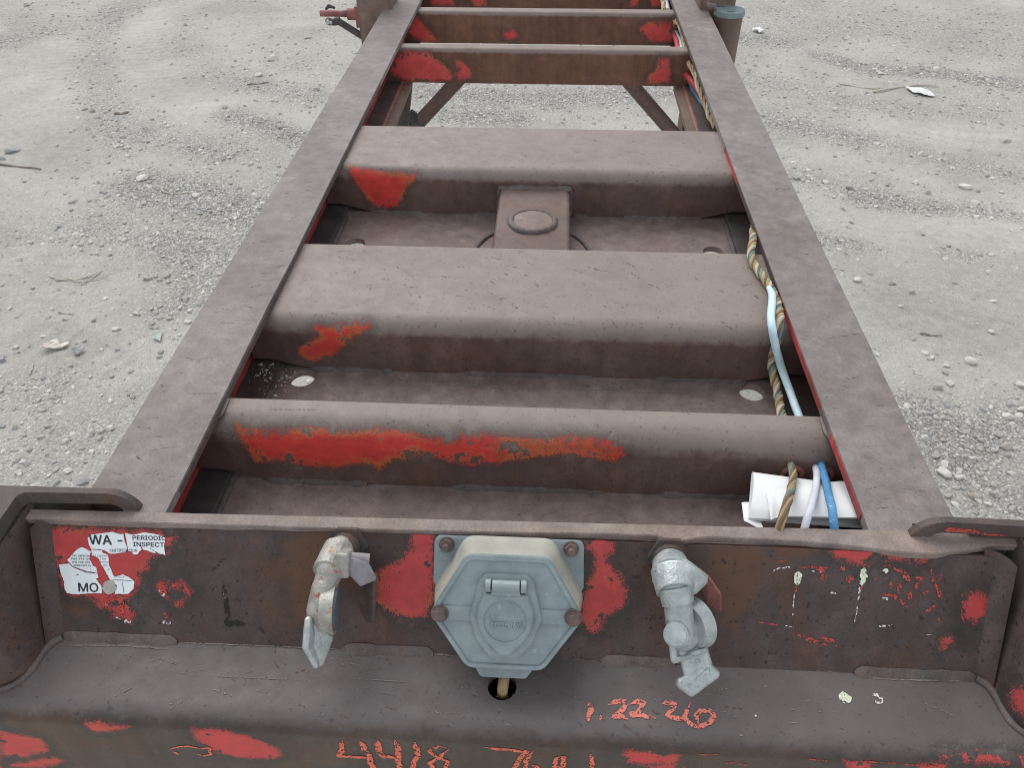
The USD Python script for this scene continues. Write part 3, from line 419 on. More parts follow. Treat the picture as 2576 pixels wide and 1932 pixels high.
face_paint += [P(face, cR, p) for p in (
    [(800, 355), (1000, 365), (1200, 385), (1430, 425), (1420, 460), (1330, 495), (1250, 470), (1110, 460), (1040, 500), (960, 480), (880, 460), (840, 420)],
    [(1610, 680), (1680, 655), (1745, 700), (1745, 780), (1690, 830), (1620, 810), (1600, 740)], [(1480, 930), (1545, 905), (1550, 950), (1470, 990)], [(1750, 770), (1800, 720), (1810, 760), (1770, 810)])]
cg1, cg2 = crop(700, 1320, 4.61), crop(1560, 1340, 3.95)
face_rust = [P(face, cr, p) for cr, p in ((cg1, [(180, 60), (560, 60), (600, 500), (450, 1200), (300, 1250), (230, 1000), (120, 700)]), (cg2, [(880, 120), (1300, 80), (1500, 250), (1420, 560), (1250, 760), (1180, 1050), (1000, 950), (900, 620)]), (cL, [(1640, 320), (1900, 320), (1949, 600), (1800, 860), (1660, 850)]), (cL, [(250, 690), (560, 700), (620, 800), (420, 800)]), (cR, [(450, 360), (800, 360), (830, 460), (560, 480)]))]
sheet('front_face', face, -0.556, 0.552, 0.0028, 0.010, 'face_steel', TR, face_paint, wear_lit=lambda u, s_: np.clip(0.45 + field(np.stack([u, s_], 1), face_rust) / 2.2, 0, 1), label='sloping rusty front face plate with torn white sticker and worn red paint')
xs = np.array([-0.63, -0.557, -0.38, 0.0, 0.12, 0.162, 0.185, 0.225, 0.30, 0.38, 0.43, 0.466, 0.50, 0.55, 0.63]); ys = np.array([0.544, 0.5445, 0.5455, 0.551, 0.5545, 0.5545, 0.548, 0.5555, 0.5555, 0.551, 0.5455, 0.544, 0.549, 0.560, 0.561])
from scipy.interpolate import PchipInterpolator
fx = np.linspace(-0.615, 0.615, 440); fy = PchipInterpolator(xs, ys)(fx) + 0.0007 * (meshkit.noise(np.stack([fx * 90, fx * 0, fx * 0], 1), 2) - 0.5)
by = 0.5675 + 0.0168 * fx
top = lambda x, y, z: np.stack([x, y, np.broadcast_to(z, np.shape(x))], 1)
rows = [top(fx, by, -0.010), top(fx, by, 0.002), top(fx, fy + 0.0012, 0.002), top(fx, fy, 0.0008), top(fx, fy, -0.0075), top(fx, fy + 0.004, -0.010)]
nr, nf = len(rows), len(fx); Vf = np.vstack(rows); Ff = []
for r in range(nr):
    k = np.arange(nf - 1); a_, b_ = r * nf + k, ((r + 1) % nr) * nf + k
    Ff += [np.stack([a_, b_, b_ + 1], 1), np.stack([a_, b_ + 1, a_ + 1], 1)]
mf = trimesh.Trimesh(Vf, np.vstack(Ff), process=False)
if mf.volume < 0: mf.invert()
obj('top_flange', mf, 'flange_steel', TR, 30, label='worn top edge of the front face with a wavy burnt cut')
# --- bottom plate: shelf in front that bends down into the lip
shelf = Prof(fillet([(0.475, -0.120), (0.371, -0.120), (0.3655, -0.28)], [0.024], 0.0035), 'x', -1)
lip_paint = [P(shelf, cL, p) for p in ([(480, 1405), (560, 1400), (650, 1420), (745, 1425), (640, 1450), (540, 1460)], [(0, 1450), (100, 1470), (250, 1500), (270, 1560), (150, 1600), (0, 1590)],
    [(1100, 1440), (1250, 1440), (1420, 1480), (1570, 1545), (1610, 1590), (1550, 1610), (1350, 1600), (1230, 1570), (1120, 1500)], [(60, 1640), (300, 1600), (380, 1620), (250, 1659), (60, 1659)], [(-200, 1440), (0, 1440), (0, 1660), (-200, 1660)])]
lip_paint += [P(shelf, cM, p) for p in ([(1620, 1560), (1800, 1570), (1940, 1590), (1900, 1640), (1700, 1640), (1600, 1620)], [(1750, 1650), (1900, 1640), (1949, 1659), (1800, 1690)])]
lip_paint += [P(shelf, cR, p) for p in ([(1480, 1590), (1700, 1580), (1949, 1600), (1949, 1640), (1600, 1630)], [(930, 1625), (1050, 1620), (1080, 1659), (950, 1680)], [(1350, 1640), (1500, 1640), (1500, 1680), (1350, 1680)])]
hole = np.array([(-0.005), 0.475 - 0.4285])
sheet('coupler_shelf', shelf, -0.72, 0.72, 0.0034, 0.010, 'shelf_steel', TR, lip_paint, wear_lit=lambda u, s_: np.clip(1 - (s_ - 0.088) / 0.024, 0, 1), holes=[(-0.005, hole[1], 0.0165)], label='grey front shelf plate with bent down lip and chalk writing')  # flat top painted lighter than the lip: wear plus light from above
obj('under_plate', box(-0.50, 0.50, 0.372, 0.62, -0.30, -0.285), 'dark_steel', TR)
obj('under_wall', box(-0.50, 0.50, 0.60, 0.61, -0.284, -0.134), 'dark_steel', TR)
rear = Prof(fillet([(1.80, -0.120), (0.4745, -0.120)], [], 0.006), 'x', -1)
sheet('coupler_plate', rear, -0.42, 0.42, 0.0062, 0.012, 'plate_steel', TR, [], holes=[(sx * 0.369, 1.80 - yy, 0.0205) for sx in (-1, 1) for yy in (0.947, 1.378)])
# --- side blocks of the nose (the bolster arms): leaning inner walls, front walls, top plates
for sx in (-1, 1):
    wall = [(0.566, -0.557, -0.572), (0.500, -0.548, -0.573), (0.440, -0.546, -0.572)] + [(0.440 - 0.043 * math.sin(t), -0.546 - 0.043 * (1 - math.cos(t)), -0.572 - 0.02 * (1 - math.cos(t))) for t in np.linspace(0.2, math.pi / 2, 8)] + [(0.397, -0.70, -0.70), (0.397, -1.22, -1.22)]
    wall = np.array(wall); L = len(wall); nz = 10; vv, hh = [], []
    dense = []
    for k in range(L - 1):
        m = max(1, int(np.hypot(*(wall[k + 1] - wall[k])[:2]) / 0.008))
        dense += [wall[k] + (wall[k + 1] - wall[k]) * t / m for t in range(m)]
    dense = np.array(dense + [wall[-1]]); zs = np.linspace(-0.120, 0.0095, 18)
    G = np.array([[(sx * -(-(d[1] + (d[2] - d[1]) * (z + 0.12) / 0.13)) * -1 * -1, d[0], z) for z in zs] for d in dense])
    G[..., 0] = np.where(sx < 0, G[..., 0] * sx * -1, G[..., 0]); G[..., 0] = sx * np.abs(G[..., 0])
    n0, n1 = G.shape[:2]; i, j = np.meshgrid(np.arange(n0 - 1), np.arange(n1 - 1), indexing='ij'); qq = np.stack([i * n1 + j, (i + 1) * n1 + j, (i + 1) * n1 + j + 1, i * n1 + j + 1], -1).reshape(-1, 4)
    v = G.reshape(-1, 3); f = np.vstack([qq[:, [0, 1, 2]], qq[:, [0, 2, 3]]])
    nrm = trimesh.Trimesh(v, f, process=False).vertex_normals.copy(); c = nrm.mean(0)
    if c @ np.array([-sx, -1, 0]) < 0: f = f[:, [0, 2, 1]]; nrm = -nrm
    hp = np.full(len(v), -3.0)
    if sx > 0: hp = np.maximum(hp, np.clip(1.1 - 70 * np.hypot(v[:, 1] - 0.420, v[:, 2] + 0.088), -3, 2))
    else: hp = np.maximum(hp, np.clip(1.2 - 90 * np.hypot(v[:, 1] - 0.41, v[:, 2] + 0.03), -3, 2))
    put('side_wall', v, f, nrm, 'face_steel', TR, {'paint': hp, 'wear_lit': np.zeros(len(hp))})
    plan = [(-0.474, 0.5645), (-0.474, 0.572), (-1.22, 0.566), (-1.22, 0.397), (-0.615, 0.397), (-0.590, 0.407), (-0.577, 0.430), (-0.576, 0.500), (-0.5765, 0.548)] + [(-0.5665 - 0.010 * math.cos(t), 0.552 + 0.010 * math.sin(t)) for t in np.linspace(0, math.pi / 2, 6)]
    if sx > 0: plan = [(-x + (0.010 if x < -0.48 else 0.012), y + 0.004) for x, y in plan]
    pl = trimesh.creation.extrude_polygon(Polygon(plan).buffer(-0.0012).buffer(0.0012), 0.019); pl.apply_translation((0, 0, 0.0095))
    obj('top_plate', pl, 'rail_edge_steel', TR, 30)
    if sx > 0:
        pf_ = Prof([(0.566, 0.0285), (0.566, 0.0095)], 'x', -1); rb_ = [ribbon(pf_, q_, w_, 0.0, False, 0.0011, 0.8) for q_, w_ in (([(0.488, 0.0125), (0.500, 0.0135), (0.522, 0.0125)], [0.009, 0.006, 0.007]), ([(0.518, 0.0150), (0.535, 0.0165), (0.556, 0.0165)], [0.005, 0.0035, 0.0025]))]
        for m_ in rb_: m_.vertices[:, 1] = 0.566 + (0.5565 - m_.vertices[:, 0]) * 0.0355 - 0.0004
        obj('paint_chip', trimesh.util.concatenate(rb_), 'worn_red', TR, False)
    # its inner end curves down on to the rail
    xe = -0.474 if sx < 0 else 0.486; o = 0.5683 if sx < 0 else 0.5718
    arc = [(xe - sx * 0.032 * math.sin(t), 0.019 - 0.034 * (1 - math.cos(t))) for t in np.linspace(0, 1.45, 9)]
    qs = [Polygon([arc[k], arc[k + 1], (arc[k + 1][0] + sx * 0.0185 * math.sin(0.15 * (k + 1)) , arc[k + 1][1] - 0.0185), (arc[k][0] + sx * 0.0185 * math.sin(0.15 * k), arc[k][1] - 0.0185)]) for k in range(8)]
    from shapely.ops import unary_union
    U = unary_union([p_.buffer(0.0003) for p_ in qs]); e = trimesh.creation.extrude_polygon(U if U.geom_type == 'Polygon' else max(U.geoms, key=lambda t: t.area), 0.0085)
    vv = e.vertices.copy(); e.vertices = np.stack([vv[:, 0], o - 0.0042 + vv[:, 2], vv[:, 1] + 0.0093], 1)
    if e.volume < 0: e.invert()
    obj('plate_end', e, 'rail_edge_steel', TR, 40)
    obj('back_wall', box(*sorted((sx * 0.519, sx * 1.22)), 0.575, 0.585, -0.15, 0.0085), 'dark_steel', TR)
    obj('added_dark_filler', box(*sorted((sx * 0.4645, sx * 0.60)), 0.588, 0.598, -0.118, -0.0135), 'dark_steel', TR)  # dark filler box added so the hollow under the plate looks dark
    # corner weld between face, wall and shelf
    w0 = np.array([sx * -(-0.545), 0.470, -0.118]); w1 = np.array([sx * 0.549, 0.440, -0.119])
    pts = [(sx * 0.533, 0.463, -0.117), (sx * 0.544, 0.452, -0.117), (sx * 0.548, 0.430, -0.118), (sx * 0.553, 0.411, -0.118), (sx * 0.566, 0.399, -0.118), (sx * 0.60, 0.395, -0.118)]
    sp = spline(pts, 40); w = meshkit.noise(sp * 90, 4)
    obj('weld_bead', tube(sp - [0, 0, 0.001], 0.0042 * (0.7 + 0.6 * w), 10), 'weld_steel', TR, 60)
    t_, ph = np.meshgrid(np.linspace(-0.08, 1, 24), np.linspace(0, math.pi / 2, 9), indexing='ij'); R_ = 0.024 - 0.006 * t_
    Cc = np.array([sx * 0.5565, 0.5475, -0.008]) * (1 - t_[..., None]) + np.array([sx * 0.545, 0.4655, -0.119]) * t_[..., None]
    Gf_ = Cc + np.array([-sx, 0, 0]) * (R_ * (1 - np.sin(ph)))[..., None] + np.array([0, -1.0, 0.05]) * (R_ * (1 - np.cos(ph)))[..., None]
    idx = np.arange(24 * 9).reshape(24, 9); qq = np.stack([idx[:-1, :-1], idx[1:, :-1], idx[1:, 1:], idx[:-1, 1:]], -1).reshape(-1, 4); f = np.vstack([qq[:, [0, 1, 2]], qq[:, [0, 2, 3]]])
    cm = trimesh.Trimesh(Gf_.reshape(-1, 3), f, process=False); nv_ = cm.vertex_normals.copy()
    if nv_.mean(0) @ np.array([-sx, -1, 0.3]) < 0: f = f[:, [0, 2, 1]]; nv_ = -nv_
    put('corner_bend', Gf_.reshape(-1, 3), f, nv_, 'face_steel', TR)
# --- rails: top flange, web, bottom flange
def edge_poly(x_out, x_in, y0, y1, n, seed):
    t = np.linspace(y0, y1, n); w = lambda k, amp: amp * (meshkit.fbm(np.stack([t * 3.5, t * 0 + k, t * 0], 1), 4, seed) - 0.5)
    return list(zip(np.full(n, x_out) + w(1, 0.005), t)) + list(zip((np.full(n, x_in) + w(2, 0.004))[::-1], t[::-1]))
for sx in (-1, 1):
    poly = edge_poly(sx * 0.515, sx * 0.411, 0.586, 4.4, 150, 3 + sx) ; b0 = 0.5675 + 0.0168 * sx * 0.43 + 0.0008
    poly = [(sx * 0.411, b0), (sx * 0.462, b0), (sx * 0.464, 0.588)] + poly[:-1]
    pg = Polygon(poly).buffer(0); pg = pg if pg.geom_type == 'Polygon' else max(pg.geoms, key=lambda t: t.area)
    cs = m3.CrossSection([np.array(pg.exterior.coords[:-1])], m3.FillRule.EvenOdd); fl = cs.extrude(0.0125).translate((0, 0, -0.0125))
    obj('rail_top', trimesh.Trimesh(tm(fl).vertices, tm(fl).faces), 'rail_steel', TR, 25)
    # thin dark lower edge
    obj('rail_edge', box(*sorted((sx * 0.4108, sx * 0.4128)), 1.62, 4.4, -0.0131, -0.0035), 'rail_edge_steel', TR)
    for y0_, y1_, m_ in ((0.60, 0.735, 'web_steel'), (0.735, 0.79, 'bolt_steel'), (0.79, 1.06, 'web_steel'), (1.06, 1.46, 'rail_edge_steel'), (1.46, 1.62, 'web_steel')):
        obj('rail_edge', box(*sorted((sx * 0.4100, sx * 0.4128)), y0_ + 0.0005, y1_, -0.0131, -0.0025 if sx > 0 else -0.0035), m_ if sx > 0 else 'rail_edge_steel', TR)
    web = Prof([(sx * 0.459, -0.0127), (sx * 0.459, -0.107)], 'y', 1 if sx < 0 else -1)
    if sx < 0: web = Prof([(sx * 0.459, -0.0127), (sx * 0.459, -0.107)], 'y', 1)
    sheet('rail_web', web, 0.60, 4.4, 0.012, 0.010, 'web_steel', TR, [], ds=0.012)
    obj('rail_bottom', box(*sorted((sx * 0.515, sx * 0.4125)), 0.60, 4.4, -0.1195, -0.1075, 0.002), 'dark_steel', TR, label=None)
    obj('rail_liner', box(*sorted((sx * 0.4105, sx * 0.384)), 1.81, 2.285, -0.126, -0.109, 0.002), 'leg_steel', TR)
    obj('weld_bead', bead((sx * 0.4115, 0.60, -0.1165), (sx * 0.4115, 1.50, -0.1165), 0.0055, 3, (0, 0, 1)), 'weld_steel', TR, 60)
    obj('weld_bead', bead((sx * 0.411, 1.82, -0.108), (sx * 0.411, 2.28, -0.108), 0.004, 6, (0, 0, 1)), 'pink_steel', TR, 60)
# --- cross beams
c4b = crop(400, 850, 2.572); c8b = crop(700, 250, 1.8433); c6 = crop(700, 0, 3.6867); c7r = crop(1400, 0, 3.6867)
def beam(name, y_back, y_front, top_z, bot_z, r, mat, paint, trim, half=0.454, ybot=None, label=None, du=0.0045, wedge=0.0):
    pr = Prof(fillet([(y_back, top_z - 0.05), (y_back, top_z), (y_front, top_z), (ybot or y_front, bot_z)], [0.006, r], 0.0045), 'x', -1)
    S = pr.S
    def smax(u):
        a = np.abs(u); return S - trim * np.clip((a - 0.352) / 0.075, 0, 1)
    return pr, sheet(name, pr, -half, half, du, 0.008, mat, TR, [([pr.hit(e[0](*p)) for p in e[1]], e[2] if len(e) > 2 else 3.0) for e in paint], smax=smax, label=label,
        wear_lit=lambda u, s_: np.clip(1 - (s_ - (0.05 + abs(y_back - y_front) - r * wedge)) / (r * 0.9), 0, 1) * np.clip((0.452 - np.abs(u)) / 0.06, 0, 1))  # tops painted lighter than faces: light from above put in with wear and dust
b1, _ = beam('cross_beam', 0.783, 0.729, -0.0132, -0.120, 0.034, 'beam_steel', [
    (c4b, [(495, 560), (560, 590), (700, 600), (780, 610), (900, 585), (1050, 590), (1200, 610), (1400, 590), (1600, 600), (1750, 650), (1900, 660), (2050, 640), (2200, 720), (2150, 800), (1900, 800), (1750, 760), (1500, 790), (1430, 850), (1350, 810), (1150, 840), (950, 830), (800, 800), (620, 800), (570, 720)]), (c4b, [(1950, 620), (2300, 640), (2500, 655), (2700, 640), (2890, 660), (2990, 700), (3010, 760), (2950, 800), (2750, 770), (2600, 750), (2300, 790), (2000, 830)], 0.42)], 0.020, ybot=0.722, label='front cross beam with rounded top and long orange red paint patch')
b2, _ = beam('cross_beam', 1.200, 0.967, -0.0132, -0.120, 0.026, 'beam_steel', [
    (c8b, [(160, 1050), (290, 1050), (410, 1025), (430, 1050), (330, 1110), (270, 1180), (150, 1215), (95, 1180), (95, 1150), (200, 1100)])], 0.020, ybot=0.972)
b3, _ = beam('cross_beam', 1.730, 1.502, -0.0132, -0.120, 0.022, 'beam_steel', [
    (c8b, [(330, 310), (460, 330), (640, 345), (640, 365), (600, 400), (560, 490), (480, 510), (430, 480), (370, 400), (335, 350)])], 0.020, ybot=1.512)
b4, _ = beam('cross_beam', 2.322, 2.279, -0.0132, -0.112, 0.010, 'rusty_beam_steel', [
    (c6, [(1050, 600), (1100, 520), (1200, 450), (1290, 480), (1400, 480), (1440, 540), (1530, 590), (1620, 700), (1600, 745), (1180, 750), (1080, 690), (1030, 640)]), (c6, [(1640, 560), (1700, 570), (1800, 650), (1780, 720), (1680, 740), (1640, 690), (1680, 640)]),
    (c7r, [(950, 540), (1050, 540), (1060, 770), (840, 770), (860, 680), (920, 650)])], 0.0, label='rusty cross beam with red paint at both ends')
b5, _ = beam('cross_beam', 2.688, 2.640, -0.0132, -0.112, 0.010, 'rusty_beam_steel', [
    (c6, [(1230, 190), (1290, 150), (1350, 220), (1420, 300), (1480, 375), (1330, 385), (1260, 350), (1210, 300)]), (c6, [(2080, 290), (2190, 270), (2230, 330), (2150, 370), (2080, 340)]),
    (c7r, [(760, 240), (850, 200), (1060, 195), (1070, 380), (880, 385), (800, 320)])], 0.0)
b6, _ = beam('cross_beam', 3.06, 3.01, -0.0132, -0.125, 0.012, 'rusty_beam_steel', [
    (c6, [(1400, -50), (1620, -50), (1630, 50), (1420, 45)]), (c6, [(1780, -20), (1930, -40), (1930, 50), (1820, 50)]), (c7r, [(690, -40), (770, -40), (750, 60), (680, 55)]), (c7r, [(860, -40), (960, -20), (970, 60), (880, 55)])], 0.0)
# weld beads along the beams and the front face
for y, z, segs in ((0.9685, -0.1185, [(-0.361, -0.222), (-0.106, 0.111), (0.213, 0.364)]), (0.7185, -0.1185, [(-0.362, -0.216), (-0.097, 0.121), (0.20, 0.33)]), (1.5085, -0.1185, [(-0.364, -0.248), (-0.131, -0.08), (0.085, 0.115), (0.194, 0.363)]), (0.4615, -0.1175, [(-0.536, -0.394), (-0.196, -0.088), (0.107, 0.193), (0.397, 0.534)])):
    for k, (x0, x1) in enumerate(segs): obj('weld_bead', bead((x0, y + 0.0015, z - 0.0008), (x1, y + 0.0015, z - 0.0004), 0.0078, k + y), 'weld_steel', TR, 60)
for sx in (-1, 1): obj('weld_bead', bead((sx * 0.413, 0.738, -0.014), (sx * 0.4135, 0.782, -0.011), 0.006, 2 + sx, (0, 0, 1)), 'bolt_steel', TR, 60)
# --- kingpin box with its welded disc, and the ring weld round it
obj('kingpin_box', box(-0.0745, 0.0745, 1.19, 1.5045, -0.125, -0.050, 0.009), 'beam_steel', TR, 40)
kb = numbered(TR, 'kingpin_disc'); t = np.linspace(0, 2 * math.pi, 90)
ring = np.stack([0.044 * np.cos(t), 1.360 + 0.044 * np.sin(t), np.full(90, -0.0492)], 1)
disc = cyl((0, 1.360, -0.0515), (0, 1.360, -0.0475), 0.043, 0.040, 48); COUNT[(TR, 'kingpin_disc')] = 0
obj('kingpin_disc', disc, 'plate_steel', TR, 30)
rr = 0.0055 * (0.7 + 0.7 * meshkit.noise(ring * 160, 8)) * np.where(ring[:, 1] < 1.37, 1.15, 0.7)
obj('weld_bead', tube(ring, rr, 8), 'weld_steel', TR, 60)
ring = np.stack([0.118 * np.cos(t), 1.345 + 0.118 * np.sin(t), np.full(90, -0.119)], 1)
obj('weld_bead', tube(ring, 0.0045 * (0.7 + 0.7 * meshkit.noise(ring * 120, 3)), 8), 'weld_steel', TR, 60)
obj('weld_bead', bead((-0.078, 1.500, -0.049), (0.078, 1.500, -0.049), 0.0055, 9), 'weld_steel', TR, 60)
for sx in (-1, 1): obj('weld_bead', bead((sx * 0.0765, 1.500, -0.052), (sx * 0.0765, 1.500, -0.115), 0.005, 9), 'weld_steel', TR, 60)
# --- braces and landing gear behind
for sx in (-1, 1):
    obj('brace', cyl((sx * 0.215, 2.60, -0.145), (sx * 0.60, 2.60, -0.54), 0.0235), 'tube_steel', TR, 60)
obj('brace', cyl((-0.425, 2.42, -0.15), (-0.475, 2.42, -0.42), 0.020), 'dark_steel', TR, 60)
obj('brace_end', cat(cyl((-0.470, 2.60, -0.345), (-0.425, 2.60, -0.385), 0.030), cyl((-0.478, 2.575, -0.36), (-0.478, 2.565, -0.36), 0.02)), 'dark_steel', TR, 40)
obj('landing_leg', cat(box(-0.600, -0.487, 2.60, 2.72, -0.72, 0.16, 0.012), box(-0.585, -0.50, 2.612, 2.708, -1.17, -0.715, 0.01), box(-0.66, -0.43, 2.54, 2.78, -1.215, -1.17, 0.006)), 'leg_steel', TR, 40, label='square rusty landing leg with a red cross shaft')
obj('landing_leg', cat(box(0.487, 0.598, 2.63, 2.75, -0.72, 0.16, 0.012), box(0.50, 0.585, 2.642, 2.738, -1.17, -0.715, 0.01), box(0.43, 0.66, 2.57, 2.81, -1.215, -1.17, 0.006)), 'leg_steel', TR, 40, label='square rusty landing leg beside the capped tube')
obj('cross_shaft', cat(cyl((-0.733, 2.65, -0.027), (-0.640, 2.65, -0.027), 0.0098), cyl((-0.643, 2.65, -0.028), (-0.602, 2.65, -0.028), 0.018, 0.0185), box(-0.614, -0.600, 2.628, 2.672, -0.064, 0.0)), 'pink_steel', TR, 40, label='pinkish red stub shaft with collar')
obj('shaft_ring', cyl((-0.656, 2.65, -0.027), (-0.645, 2.65, -0.027), 0.0108), 'leg_steel', TR, 40)
hk = cat(cyl((-0.672, 2.62, -0.040), (-0.585, 2.62, -0.095), 0.0105), box(-0.682, -0.664, 2.610, 2.630, -0.052, -0.030, 0.003), chain([(-0.700, 2.618, -0.042), (-0.68, 2.618, -0.046)], [0.012, 0.009]))
obj('crank_handle', hk, 'dark_steel', TR, 40)
obj('crank_pin', cat(cyl((-0.700, 2.60, -0.040), (-0.700, 2.607, -0.040), 0.0065), cyl((-0.690, 2.60, -0.042), (-0.690, 2.606, -0.042), 0.0045)), 'cast_metal', TR, 40)
obj('shaft_hook', chain([(-0.716, 2.665, -0.017), (-0.706, 2.668, -0.009), (-0.690, 2.668, -0.014)], [0.004, 0.006, 0.004]), 'dark_steel', TR, 50)
tp = numbered(TR, 'capped_tube'); COUNT[(TR, 'capped_tube')] = 0
cx = 0.568
obj('capped_tube', cat(cyl((cx + 0.004, 2.585, -0.62), (cx + 0.004, 2.585, 0.004), 0.043, 0.043, 40), box(cx - 0.05, cx + 0.02, 2.60, 2.64, -0.3, -0.01)), 'leg_steel', TR, 40, label='round brown tube closed by a blue green cap')
CAP = TR + '/capped_tube'
obj('cap', cyl((cx + 0.004, 2.585, 0.001), (cx + 0.004, 2.585, 0.016), 0.0475, 0.0465, 48), 'cap_green', CAP, 30)
for k, (ax, ay, L) in enumerate(((0.004, -0.03, 0.024), (-0.02, 0.028, 0.034))): obj('embossing', cat(*[box(cx + ax - L / 2 + q_ * L / 4, cx + ax - L / 2 + q_ * L / 4 + L / 6, 2.585 + ay, 2.585 + ay + 0.006, 0.016, 0.0172) for q_ in range(4)]), 'seal_rubber', CAP)
obj('leg_bolt', cyl((0.50, 2.585, 0.025), (0.527, 2.575, 0.025), 0.011, 0.009, 8), 'bolt_steel', TR, 30)
# --- grommets in the cross beams, where cables pass
def grommet(x, y, z, r=0.0125):
    t = np.linspace(0, 2 * math.pi, 40); c = np.stack([x + r * np.cos(t), np.full(40, y), z + r * np.sin(t)], 1)
    g_ = obj('grommet', tube(c, 0.0045, 10), 'pink_steel', TR, 60)
    obj('hole', cyl((x, y + 0.0012, z), (x, y - 0.0012, z), r * 0.98, r * 0.98, 24), 'dark_steel', g_, 30)
for x, y, z, r in ((0.373, 0.7245, -0.071, 0.0125), (0.413, 0.7245, -0.070, 0.0125), (0.428, 2.278, -0.052, 0.012), (0.426, 2.278, -0.088, 0.012), (0.427, 2.639, -0.043, 0.012), (0.426, 2.639, -0.075, 0.012)): grommet(x, y, z, r)

# --- light socket on the front face
fa, fd = np.array([0, A0[0], A0[1]]), np.array([0, *(A1 - A0)]); fd /= np.linalg.norm(fd); fn = np.array([0, fd[2], -fd[1]])
def FP(x, s, o): return fa + np.array([x, 0, 0]) + fd * s + fn * o
Bm = np.stack([[1, 0, 0], fd, fn], 1)
if np.linalg.det(Bm) < 0: flipx = True
else: flipx = False
def on_face(man):
    m = tm(man).copy(); v = np.asarray(m.vertices); m.vertices = fa + v[:, :1] * [1, 0, 0] + v[:, 1:2] * fd + v[:, 2:3] * fn
    m = trimesh.Trimesh(m.vertices, m.faces, process=False)
    if m.volume < 0: m.invert()
    return m
def rough(m, amp=0.0009):
    m = trimesh.Trimesh(m.vertices, m.faces, process=True); n = m.vertex_normals; v = m.vertices
    m.vertices = v + n * (amp * (meshkit.fbm(v * 150, 3, 5) - 0.5) + 0.5 * amp * (meshkit.fbm(v * 520, 2, 8) - 0.5))[:, None]; return m
def rnd(pts, r): return Polygon(pts).buffer(-r).buffer(2 * r).buffer(-r)
def ext(poly, o0, o1, bev=0.0):
    poly = poly if poly.geom_type == 'Polygon' else max(poly.geoms, key=lambda t: t.area)
    rings = [np.array(poly.exterior.coords[:-1])] + [np.array(r_.coords[:-1]) for r_ in poly.interiors]
    if bev <= 0: return m3.CrossSection(rings, m3.FillRule.EvenOdd).extrude(o1 - o0).translate((0, 0, o0))
    a_ = m3.CrossSection(rings, m3.FillRule.EvenOdd).extrude(o1 - o0 - bev).translate((0, 0, o0)); parts = [a_]
    for k in range(3):
        q_ = poly.buffer(-bev * (1 - math.cos((k + 1) / 3 * math.pi / 2))); zt = o1 - bev + bev * math.sin((k + 1) / 3 * math.pi / 2); zb = o1 - bev + bev * math.sin(k / 3 * math.pi / 2) - 1e-5
        if q_.is_empty: continue
        parts.append(ext(q_, zb, zt))
    return m3.Manifold.batch_boolean(parts, m3.OpType.Add)
def lift(poly, o): return [(x, y, o) for x, y in poly.exterior.coords[:-1]]
SK = numbered(TR, 'light_socket'); UsdGeom.Xform.Define(stage, SK); tag(stage.GetPrimAtPath(SK), 'blue grey trailer light socket housing with a spring lid')
hexo = rnd([(-0.0455, 0.001), (0.0425, 0.001), (0.0800, 0.064), (0.0800, 0.0665), (0.0395, 0.1245), (-0.0425, 0.1245), (-0.0825, 0.0665), (-0.0825, 0.064)], 0.015)
hexb = rnd([(-0.052, -0.006), (0.048, -0.006), (0.0835, 0.056), (0.0835, 0.068), (0.050, 0.131), (-0.053, 0.131), (-0.0865, 0.068), (-0.0865, 0.056)], 0.018)
obj('housing', on_face(m3.Manifold.hull_points(lift(hexb, 0.010) + lift(hexb, 0.006) + lift(hexo, 0.0515) + lift(hexo.buffer(-0.001), 0.0525))), 'socket_body', SK, 30)
base = rnd([(-0.088, -0.0035), (-0.055, -0.0035), (0.051, -0.0035), (0.083, -0.0035), (0.0845, 0.05), (0.06, 0.10), (-0.064, 0.10), (-0.0885, 0.05)], 0.007)
obj('mounting_plate', on_face(ext(base, 0.0, 0.0085, 0.0025)), 'socket_grey', SK, 35)
obj('drain_neck', on_face(m3.Manifold.hull_points(lift(rnd([(-0.043, 0.118), (0.039, 0.118), (0.022, 0.1445), (-0.029, 0.1445)], 0.006), 0.042) + lift(rnd([(-0.046, 0.118), (0.042, 0.118), (0.026, 0.149), (-0.033, 0.149)], 0.006), 0.0155))), 'socket_grey', SK, 30)
obj('cover', on_face(ext(hexo.buffer(0.0012), 0.0526, 0.0582, 0.0015)), 'socket_grey', SK, 35)
rim = hexo.buffer(0.0012).difference(hexo.buffer(-0.0042))
obj('cover_rim', on_face(ext(rim, 0.0580, 0.0608, 0.0014)), 'socket_grey', SK, 35)
obj('cover_band', on_face(ext(rnd([(-0.077, 0.0565), (-0.037, 0.0565), (0.034, 0.0565), (0.074, 0.0565), (0.072, 0.0735), (-0.075, 0.0735)], 0.002), 0.058, 0.0604, 0.0012)), 'socket_grey', SK, 35)
sur = rnd([(-0.0315, 0.026), (-0.024, 0.0185), (0.0205, 0.0185), (0.028, 0.026), (0.0375, 0.066), (0.028, 0.094), (0.013, 0.111), (-0.018, 0.111), (-0.033, 0.092), (-0.041, 0.066)], 0.004)
obj('lid_frame', on_face(ext(sur, 0.058, 0.0655, 0.0025)), 'socket_grey', SK, 35)
lid = rnd([(-0.0255, 0.0385), (-0.0235, 0.0375), (0.0195, 0.0375), (0.0215, 0.0385), (0.0275, 0.053), (0.0285, 0.066), (0.0255, 0.078), (0.0185, 0.090), (0.003, 0.1055), (-0.007, 0.1055), (-0.0225, 0.090), (-0.0295, 0.078), (-0.0325, 0.066), (-0.0315, 0.053)], 0.003)
circ = Point(-0.002, 0.067).buffer(0.0232, 32)
lidm = ext(lid, 0.0652, 0.0712, 0.0018) - ext(circ, 0.0698, 0.08)
